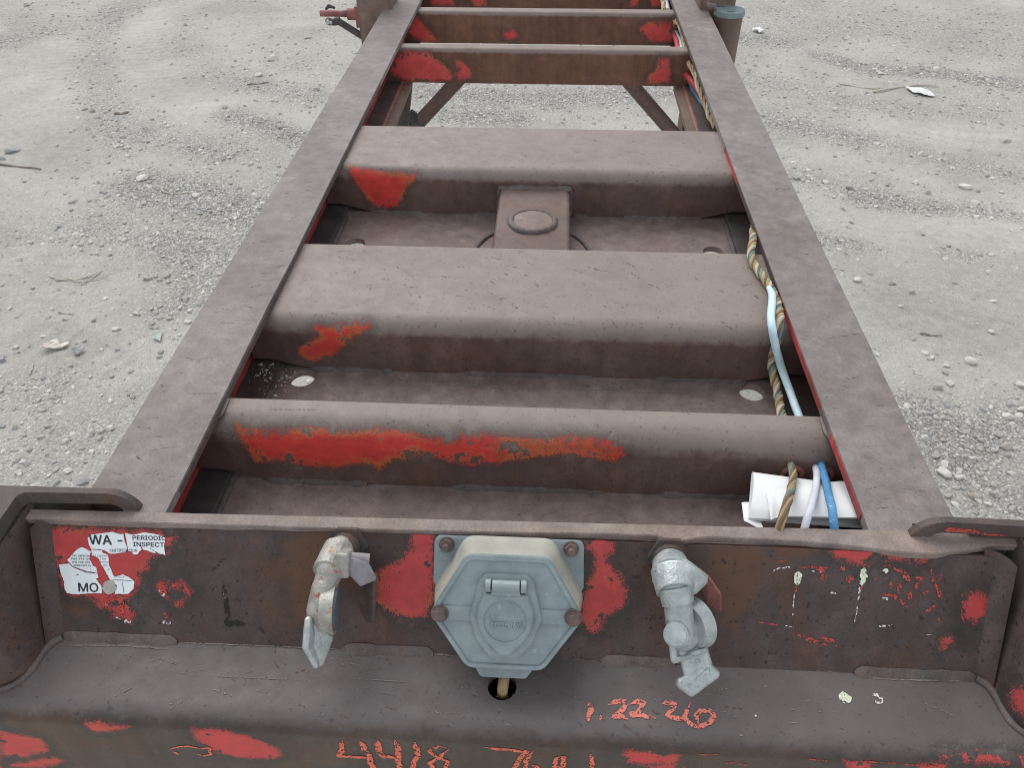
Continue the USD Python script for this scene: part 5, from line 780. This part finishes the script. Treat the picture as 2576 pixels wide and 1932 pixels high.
hose('red_hose', [at_y(c7r(1095, 310), 2.637), at_y(c7r(1105, 350), 2.60), at_y(c7r(1120, 420), 2.50), at_y(c7r(1130, 480), 2.36)], 0.0078, 'hose_red', 'short red hose leaving the second visible beam from the top')
hose('white_hose', [at_y(c7r(1110, 300), 2.637), at_y(c7r(1130, 350), 2.60), at_y(c7r(1155, 420), 2.50), at_y(c7r(1170, 480), 2.36)], 0.0075, 'hose_pale_blue', 'short white hose beside the short red hose near picture top')
rope([at_y(c7r(985, -20), 2.98), at_y(c7r(990, 30), 2.88), at_y(c7r(1000, 90), 2.72)], 0.0075, 'tan cable end at the very top beside the right rail', 50, 2.0, ('strand_tan', 'strand_white', 'strand_tan', 'strand_tan'))
hose('white_hose', [at_y(c7r(1020, -20), 2.98), at_y(c7r(1025, 30), 2.88), at_y(c7r(1032, 90), 2.72)], 0.0075, 'hose_white', 'white hose at the very top beside the right rail')
hose('socket_cable', [FP(-0.003, 0.135, 0.020), FP(-0.003, 0.150, 0.024), (-0.0045, 0.4285, -0.116), (-0.006, 0.428, -0.140), (-0.007, 0.43, -0.20)], 0.0062, 'strand_tan', 'tan cable dropping from the light socket through the shelf hole', 'cable')
PA = thing('paper', 'folded white paper tucked behind the front face under the cables', 'paper', at_y(c5b(1340, 1200), 0.62))
pc = [at_y(c5b(1010, 866), 0.706), at_y(c5b(1700, 962), 0.706), at_y(c5b(1775, 1222), 0.614), at_y(c5b(985, 1165), 0.614)]
def paper(cs, thick, curl, n=26, m=14, seed=0):
    u, v = np.meshgrid(np.linspace(0, 1, n), np.linspace(0, 1, m), indexing='ij'); u1, v1 = u[..., None], v[..., None]
    Pq = (1 - u1) * (1 - v1) * cs[0] + u1 * (1 - v1) * cs[1] + u1 * v1 * cs[2] + (1 - u1) * v1 * cs[3]
    nrm = np.cross(cs[1] - cs[0], cs[3] - cs[0]); nrm /= np.linalg.norm(nrm); nrm = nrm * np.sign(nrm[2])
    bulge = curl * (np.sin(math.pi * v) ** 0.6) + 0.0015 * (meshkit.fbm(np.stack([u * 4 + seed, v * 3, u * 0], -1), 3, seed) - 0.5)
    top_ = Pq + nrm * bulge[..., None]; bot = Pq - nrm * thick
    idx = np.arange(n * m).reshape(n, m); q_ = np.stack([idx[:-1, :-1], idx[1:, :-1], idx[1:, 1:], idx[:-1, 1:]], -1).reshape(-1, 4)
    f = np.vstack([q_[:, [0, 1, 2]], q_[:, [0, 2, 3]]]); k = n * m; e = []
    ring = np.r_[idx[:, 0], idx[-1, 1:], idx[::-1, -1][1:], idx[0, ::-1][1:-1]]
    for a_, b_ in zip(ring, np.roll(ring, -1)): e += [[a_, b_, b_ + k], [a_, b_ + k, a_ + k]]
    m_ = trimesh.Trimesh(np.vstack([top_.reshape(-1, 3), bot.reshape(-1, 3)]), np.vstack([f, f[:, ::-1] + k, e]), process=False); m_.fix_normals(); return m_
obj('folded_sheet', paper(pc, 0.004, 0.012), 'paper_white', PA, 40)
pc2 = [at_y(c5b(1110, 975), 0.685), at_y(c5b(1700, 955), 0.700), at_y(c5b(1750, 1195), 0.610), at_y(c5b(1110, 1180), 0.608)]
nn_ = np.cross(pc[1] - pc[0], pc[3] - pc[0]); nn_ /= np.linalg.norm(nn_); nn_ *= np.sign(nn_[2])
obj('outer_fold', paper([p + nn_ * 0.008 for p in pc2], 0.002, 0.008, seed=3), 'paper_white', PA, 40)
pc3 = [at_y(c5b(950, 1045), 0.652), at_y(c5b(1010, 1040), 0.652), at_y(c5b(1100, 1228), 0.600), at_y(c5b(965, 1160), 0.610)]
obj('lower_flap', paper([p - nn_ * 0.006 for p in pc3], 0.0006, 0.002, 10, 8, 5), 'paper_white', PA, 40)
pc4 = [at_y(c5b(1085, 1050), 0.648), at_y(c5b(1115, 985), 0.676), at_y(c5b(1175, 1200), 0.606), at_y(c5b(1110, 1225), 0.596)]
obj('inner_fold', paper([p + nn_ * 0.012 for p in pc4], 0.0006, 0.004, 10, 8, 7), 'paper_white', PA, 40)

# ------------------------------------------------------------------ stones and litter
def rock(seed, sub=2, flat=0.62):
    m = trimesh.creation.icosphere(subdivisions=sub); v = m.vertices.copy(); r_ = np.random.default_rng(seed)
    for _ in range(9):
        d = r_.normal(size=3); d /= np.linalg.norm(d); c = r_.uniform(0.42, 0.80); s = v @ d; v = v - np.maximum(s - c, 0)[:, None] * d * 0.95
    v *= 0.9 + 0.28 * meshkit.fbm(v * 1.6 + seed, 3, seed)[:, None]; v *= [1.0, r_.uniform(0.62, 0.9), flat * r_.uniform(0.8, 1.15)]
    m.vertices = v; return m
xs_, ys_ = [], []; N = 520000
cx_, cy_ = rng.uniform(-4.6, 4.9, N), 1.0 + 8.0 * rng.uniform(0, 1, N) ** 1.35
den = gravel_density(cx_, cy_)
den *= 0.35 + 1.1 * meshkit.noise(np.stack([cx_ * 5, cy_ * 5, cx_ * 0], -1), 77)
keep = rng.uniform(0, 1, N) < den * 0.42 * np.where(cy_ > 5, 0.8, 1.0); px_, py_ = cx_[keep], cy_[keep]; K = len(px_)
size = 0.0024 * np.exp(rng.exponential(0.52, K)); size = np.clip(size, 0.0021, 0.016)
def loosely(name, protos, mats, xyz, scales, label, cat_, seed=3, parent='/World'):
    r_ = np.random.default_rng(seed); p = numbered(parent, name); pi = UsdGeom.PointInstancer.Define(stage, p); paths = []
    off = base_of(parent)
    for k, (m, mt) in enumerate(zip(protos, mats)):
        v, f, n = meshkit.arrays(m, 22); pp = f'{p}/rock_shape_{k:03d}' if k else f'{p}/rock_shape'; me = UsdGeom.Mesh.Define(stage, pp)
        me.CreatePointsAttr(Vt.Vec3fArray.FromNumpy(v.astype(np.float32))); me.CreateFaceVertexCountsAttr(Vt.IntArray.FromNumpy(np.full(len(f), 3, np.int32))); me.CreateFaceVertexIndicesAttr(Vt.IntArray.FromNumpy(f.astype(np.int32).ravel()))
        me.CreateNormalsAttr(Vt.Vec3fArray.FromNumpy(n.astype(np.float32))); me.SetNormalsInterpolation('vertex'); me.CreateSubdivisionSchemeAttr('none')
        UsdShade.MaterialBindingAPI.Apply(me.GetPrim()).Bind(look(mt)); paths.append(pp)
    pi.CreatePrototypesRel().SetTargets(paths); n = len(xyz); pi.CreateProtoIndicesAttr(Vt.IntArray.FromNumpy(r_.integers(0, len(protos), n).astype(np.int32)))
    pi.CreatePositionsAttr(Vt.Vec3fArray.FromNumpy((xyz - off).astype(np.float32)))
    yaw = r_.uniform(0, 2 * math.pi, n); ti = r_.normal(0, 0.2, (n, 2)); qs = []
    for k in range(n):
        rot = Gf.Rotation(Gf.Vec3d(1, 0, 0), math.degrees(ti[k, 0])) * Gf.Rotation(Gf.Vec3d(0, 1, 0), math.degrees(ti[k, 1])) * Gf.Rotation(Gf.Vec3d(0, 0, 1), math.degrees(yaw[k]))
        qs.append(Gf.Quath(rot.GetQuat()))
    pi.CreateOrientationsAttr(Vt.QuathArray(qs)); pi.CreateScalesAttr(Vt.Vec3fArray.FromNumpy(np.repeat(np.asarray(scales)[:, None], 3, 1).astype(np.float32)))
    tag(pi.GetPrim(), label, cat_, kind='stuff'); return p
shapes = [rock(s, 1) for s in range(8)]; tones = ['rock_mid', 'rock_pale', 'rock_mid', 'rock_blue', 'rock_mid', 'rock_brown', 'rock_pale', 'rock_mid']
loosely('loose_gravel', shapes, tones, np.stack([px_, py_, ground_height(px_, py_) - H + size * 0.08], 1), size, 'loose small gravel scattered in streaks over the dusty yard', 'gravel')
# grit lying inside the frame
gr = np.array([at_z(c4b(rng.normal(690, 45), rng.normal(230, 75)), -0.107) for _ in range(70)] + [at_z(c4b(rng.normal(830, 30), rng.normal(230, 60)), -0.119) for _ in range(45)])
gr = gr[(gr[:, 1] > 0.80) & (gr[:, 1] < 0.968)]
gs = np.clip(0.0010 * np.exp(rng.exponential(0.5, len(gr))), 0.0009, 0.004); gr[:, 2] = np.where(gr[:, 0] < -0.4125, -0.1068, -0.1192)
loosely('grit', shapes, tones, gr, gs, 'grit and pebbles on the left bottom flange between two beams', 'grit', 9)
# single stones large enough to tell apart: (crop, x, y, half size in crop pixels, tone)
big = [(c0b, 930, 1160, 42, 1), (c0b, 970, 1178, 16, 3), (c0b, 1030, 1222, 26, 0), (c0b, 1545, 1225, 20, 0), (c0b, 1815, 825, 22, 0), (c0b, 80, 972, 38, 3), (c0b, 12, 1025, 20, 3), (c0b, 800, 885, 24, 0), (c0b, 1675, 487, 24, 1), (c0b, 1765, 385, 34, 1), (c0b, 1450, 690, 20, 0), (c0b, 1200, 160, 16, 0), (c0b, 1990, 245, 26, 2), (c0b, 1195, 1405, 16, 1), (c0b, 835, 955, 20, 1), (c0b, 600, 722, 26, 0), (c0b, 545, 705, 20, 0), (c0b, 1520, 1320, 26, 0), (c0b, 1270, 1270, 26, 1), (c0b, 1105, 1165, 20, 0), (c0b, 1590, 445, 16, 2), (c0b, 1765, 650, 16, 1), (c0b, 985, 1055, 12, 1), (c0b, 1280, 1110, 14, 1), (c0b, 2050, 580, 22, 0), (c0b, 170, 38, 18, 2),
    (c1b, 1140, 495, 24, 1), (c1b, 1190, 525, 24, 1), (c1b, 1445, 515, 22, 0), (c1b, 1585, 505, 30, 1), (c1b, 1900, 565, 26, 0), (c1b, 1480, 1115, 34, 1), (c1b, 790, 1305, 26, 1), (c1b, 580, 1280, 30, 0), (c1b, 960, 1345, 24, 0), (c1b, 1430, 1315, 28, 1), (c1b, 1790, 1345, 42, 1), (c1b, 1865, 1460, 30, 1), (c1b, 1520, 1390, 26, 0), (c1b, 2090, 1255, 26, 2), (c1b, 2085, 1020, 28, 0), (c1b, 1170, 550, 14, 3), (c1b, 670, 1268, 24, 1), (c1b, 1270, 830, 16, 2), (c1b, 860, 790, 22, 1),
    (c9, 938, 258, 32, 0), (c9, 1050, 235, 28, 2), (c9, 1170, 378, 26, 2), (c9, 1145, 433, 22, 1), (c9, 1190, 522, 28, 1), (c9, 738, 577, 26, 1), (c9, 868, 475, 24, 1), (c9, 1137, 607, 16, 1), (c9, 690, 1207, 30, 1), (c9, 823, 988, 18, 3), (c9, 432, 1478, 28, 1), (c9, 122, 1498, 18, 1), (c9, 535, 1548, 36, 3), (c9, 470, 338, 16, 1), (c9, 330, 450, 16, 1), (c9, 98, 688, 20, 1), (c9, 15, 775, 26, 3), (c9, 345, 1418, 18, 3), (c9, 188, 1335, 20, 2), (c9, 520, 1330, 18, 2), (c9, 1010, 750, 20, 0), (c9, 598, 522, 20, 3), (c9, 15, 1185, 20, 3),
    (c10, 865, 1385, 40, 1), (c10, 952, 1402, 32, 1), (c10, 862, 1330, 28, 1), (c10, 948, 1362, 22, 1), (c10, 812, 1282, 24, 0), (c10, 1025, 1505, 34, 2), (c10, 1135, 1492, 24, 0), (c10, 1205, 1230, 36, 2), (c10, 1165, 1165, 28, 0), (c10, 1030, 1175, 22, 0), (c10, 1215, 1068, 30, 1), (c10, 820, 915, 28, 0), (c10, 890, 893, 24, 1), (c10, 1010, 765, 34, 1), (c10, 868, 790, 20, 1), (c10, 688, 383, 28, 0), (c10, 308, 288, 18, 1), (c10, 383, 318, 26, 1), (c10, 570, 335, 22, 0), (c10, 1118, 605, 18, 1), (c10, 1115, 275, 20, 1), (c10, 1285, 900, 26, 1), (c10, 990, 1105, 18, 1), (c10, 1065, 1385, 18, 2), (c10, 925, 1460, 18, 1), (c10, 1100, 1545, 20, 1), (c10, 1235, 1110, 16, 1), (c10, 780, 1045, 18, 0), (c10, 625, 463, 16, 1), (c10, 1285, 1030, 22, 1), (c10, 1065, 1620, 22, 0)]
own = {0: 'pale round boulder beside the pebble streak, largest stone in the left yard', 5: 'dark blue grey stone at the left edge of the picture', 50: None}
scl = {id(c0b): 2.572, id(c1b): 2.8505, id(c9): 2.514, id(c10): 2.183}
own_label = {(930, 1160): 'pale rounded stone, biggest in the left yard, above the gravel streak', (80, 972): 'dark blue grey stone at the left picture edge', (938, 258): 'upright grey stone in the gravel left of the frame', (865, 1385): 'largest pale stone beside the right rail near the nose', (952, 1402): 'smooth pale stone right of the largest one by the rail', (690, 1207): 'cream coloured stone left of the nose beside the left rail', (823, 988): 'small bluish round stone beside the left rail', (1480, 1115): 'pale blocky stone alone on the smooth right yard', (1010, 765): 'pale wedge shaped stone on the right yard', (1205, 1230): 'flat grey stone at the right picture edge'}
stones = []; prot = ['rock_mid', 'rock_pale', 'rock_brown', 'rock_blue']
for k, (cr, x, y, hs, tone) in enumerate(big):
    c = GP(cr(x, y)); r_ = hs / scl[id(cr)] * np.linalg.norm(c - CC) / FPX * 0.94; r2 = np.random.default_rng(100 + k)
    m = rock(200 + k, 3, r2.uniform(0.5, 0.75)); v = m.vertices * r_
    an = r2.uniform(-0.5, 0.5) + math.atan2(CR[1, 0], CR[0, 0]); R2 = np.array([[math.cos(an), -math.sin(an), 0], [math.sin(an), math.cos(an), 0], [0, 0, 1]]); v = v @ R2.T
    gz = float(ground_height(np.array([c[0]]), np.array([c[1]]))[0]) - H
    m.vertices = v + [c[0], c[1], gz + r_ * 0.22]
    p = obj('stone', m, prot[tone], '/World', 30); stones.append((p, own_label.get((x, y)), tone, r_, cr(x, y)))
TONE, kinds = ['grey', 'pale', 'brownish grey', 'bluish grey'], {}
for st in stones:
    p, lab, tone, r_, (u, v_) = st
    if lab: tag(stage.GetPrimAtPath(p), lab, 'stone', 'loose stones on the yard'); continue
    size_ = 'small' if r_ < 0.017 else 'middling' if r_ < 0.027 else 'large'
    side = 'left yard edge' if u < 260 else 'left yard' if u < 1200 else 'right yard edge' if u > 2420 else 'right yard'
    row = 'farthest' if v_ < 190 else 'far' if v_ < 420 else 'middle' if v_ < 760 else 'near'
    kinds.setdefault((TONE[tone], size_, row, side), []).append((u, p))
for (t_, z_s, row, side), L_ in kinds.items():
    L_.sort(); n_ = len(L_); nth = ['first', 'second', 'third', 'fourth', 'fifth', 'sixth', 'seventh', 'eighth']
    for k, (u, p) in enumerate(L_):
        pos_ = '' if n_ == 1 else f", {nth[min(k, 7)]} from the left" ; tag(stage.GetPrimAtPath(p), f'{z_s} {t_} stone on the {row} {side}{pos_}', 'stone', 'loose stones on the yard')
def litter(name, mesh, mat, label, cat_): tag(stage.GetPrimAtPath(obj(name, mesh, mat, '/World', 40)), label, cat_)
def lie(cr, pts, r, lift=0.004, n=40):
    q = np.array([GP(cr(*p)) for p in pts]); q[:, 2] = ground_height(q[:, 0], q[:, 1]) - H + lift; s = spline(q, n) if len(q) > 2 else np.linspace(q[0], q[1], n)
    s[:, 2] += 0.003 * np.sin(np.linspace(0, 9, n)); return tube(s, r * np.linspace(1.1, 0.6, n), 7)
litter('twig', lie(c0b, [(-60, 1055), (90, 1070), (265, 1092)], 0.006), 'twig_brown', 'grey brown twig at the left picture edge below the dark stone', 'twig')
litter('straw_stalk', lie(c0b, [(1050, 1225), (1120, 1255), (1190, 1250), (1260, 1285)], 0.004), 'straw', 'pale bent stalk by the gravel streak left of the frame', 'stalk')
litter('straw_stalk', lie(c1b, [(1125, 660), (1300, 630), (1450, 612), (1600, 625)], 0.007, 0.006), 'straw', 'long pale straw stalk on the right yard beside white scrap', 'stalk')
litter('straw_stalk', lie(c1b, [(890, 600), (1050, 625), (1180, 640)], 0.005), 'straw', 'thin tan stalk left of the long straw on the right yard', 'stalk')
litter('dry_grass', cat(lie(c9, [(320, 240), (450, 265), (560, 245), (650, 205)], 0.0032), lie(c9, [(350, 265), (480, 262), (600, 235)], 0.0028), lie(c9, [(510, 295), (580, 255), (630, 215)], 0.0028), lie(c9, [(420, 250), (540, 275), (680, 230)], 0.0025)), 'straw', 'tuft of dry grass stalks on the left yard', 'dry grass')
litter('twig', lie(c9, [(190, 860), (205, 825), (218, 798)], 0.0035), 'straw', 'short pale twig on the left yard below the wrapper', 'twig')
litter('twig', lie(c10, [(730, 612), (790, 622), (850, 628)], 0.0035), 'twig_brown', 'thin dark twig on the smooth right yard', 'twig')
litter('straw_stalk', lie(c9, [(370, 470), (420, 478), (470, 485)], 0.0035), 'straw', 'short stalk on the left yard below the dry grass', 'stalk')
litter('twig', lie(c0b, [(1600, 548), (1680, 540), (1740, 535)], 0.005), 'twig_brown', 'thin twig in the gravel left of the rail', 'twig')
litter('twig', lie(c0b, [(745, 740), (800, 738), (830, 730)], 0.008), 'twig_brown', 'dark stick in the middle of the left gravel streak', 'twig')
def scrap(cr, pts, h, seed):
    q = np.array([GP(cr(*p))[:2] for p in pts]); pg = Polygon(q).buffer(0); mnx, mny, mxx, mxy = pg.bounds
    v2, f2 = trimesh.creation.triangulate_polygon(pg.segmentize(0.008), engine='earcut') if hasattr(pg, 'segmentize') else trimesh.creation.triangulate_polygon(pg, engine='earcut')
    v2, f2 = np.asarray(v2), np.asarray(f2)
    m = trimesh.Trimesh(np.c_[v2, np.zeros(len(v2))], f2, process=False); m = m.subdivide_to_size(0.02)
    z = ground_height(m.vertices[:, 0], m.vertices[:, 1]) - H + 0.006 + h * meshkit.fbm(np.c_[m.vertices[:, :2] * 30, np.zeros(len(m.vertices))], 3, seed)
    a_ = m.vertices.copy(); a_[:, 2] = z; b_ = a_ - [0, 0, 0.0015]; k = len(a_); f = m.faces
    return trimesh.Trimesh(np.vstack([a_, b_]), np.vstack([f, f[:, ::-1] + k]), process=False)
try:
    litter('paper_scrap', scrap(c1b, [(255, 230), (300, 210), (320, 225), (348, 240), (310, 250), (290, 240)], 0.03, 3), 'scrap_white', 'bright white star shaped scrap on the ground beyond the capped tube', 'paper scrap')
    litter('plastic_scrap', scrap(c1b, [(1350, 630), (1480, 640), (1540, 665), (1570, 695), (1500, 690), (1410, 670)], 0.02, 5), 'scrap_white', 'pale plastic scrap under the long straw on the right yard', 'plastic scrap')
    litter('wrapper', scrap(c9, [(258, 715), (290, 685), (340, 660), (370, 650), (380, 675), (430, 655), (440, 670), (410, 690), (370, 702), (320, 705)], 0.03, 7), 'scrap_tan', 'crumpled cream wrapper on the left yard', 'wrapper')
    litter('leaf', scrap(c9, [(455, 715), (530, 690), (545, 700), (485, 742)], 0.02, 9), 'rock_blue', 'grey curled leaf right of the cream wrapper', 'leaf')
    litter('plastic_scrap', scrap(c9, [(965, 630), (1020, 585), (1025, 600), (1015, 655)], 0.01, 11), 'scrap_green', 'greenish triangular scrap beside the left rail', 'plastic scrap')
except Exception as ex:
    raise
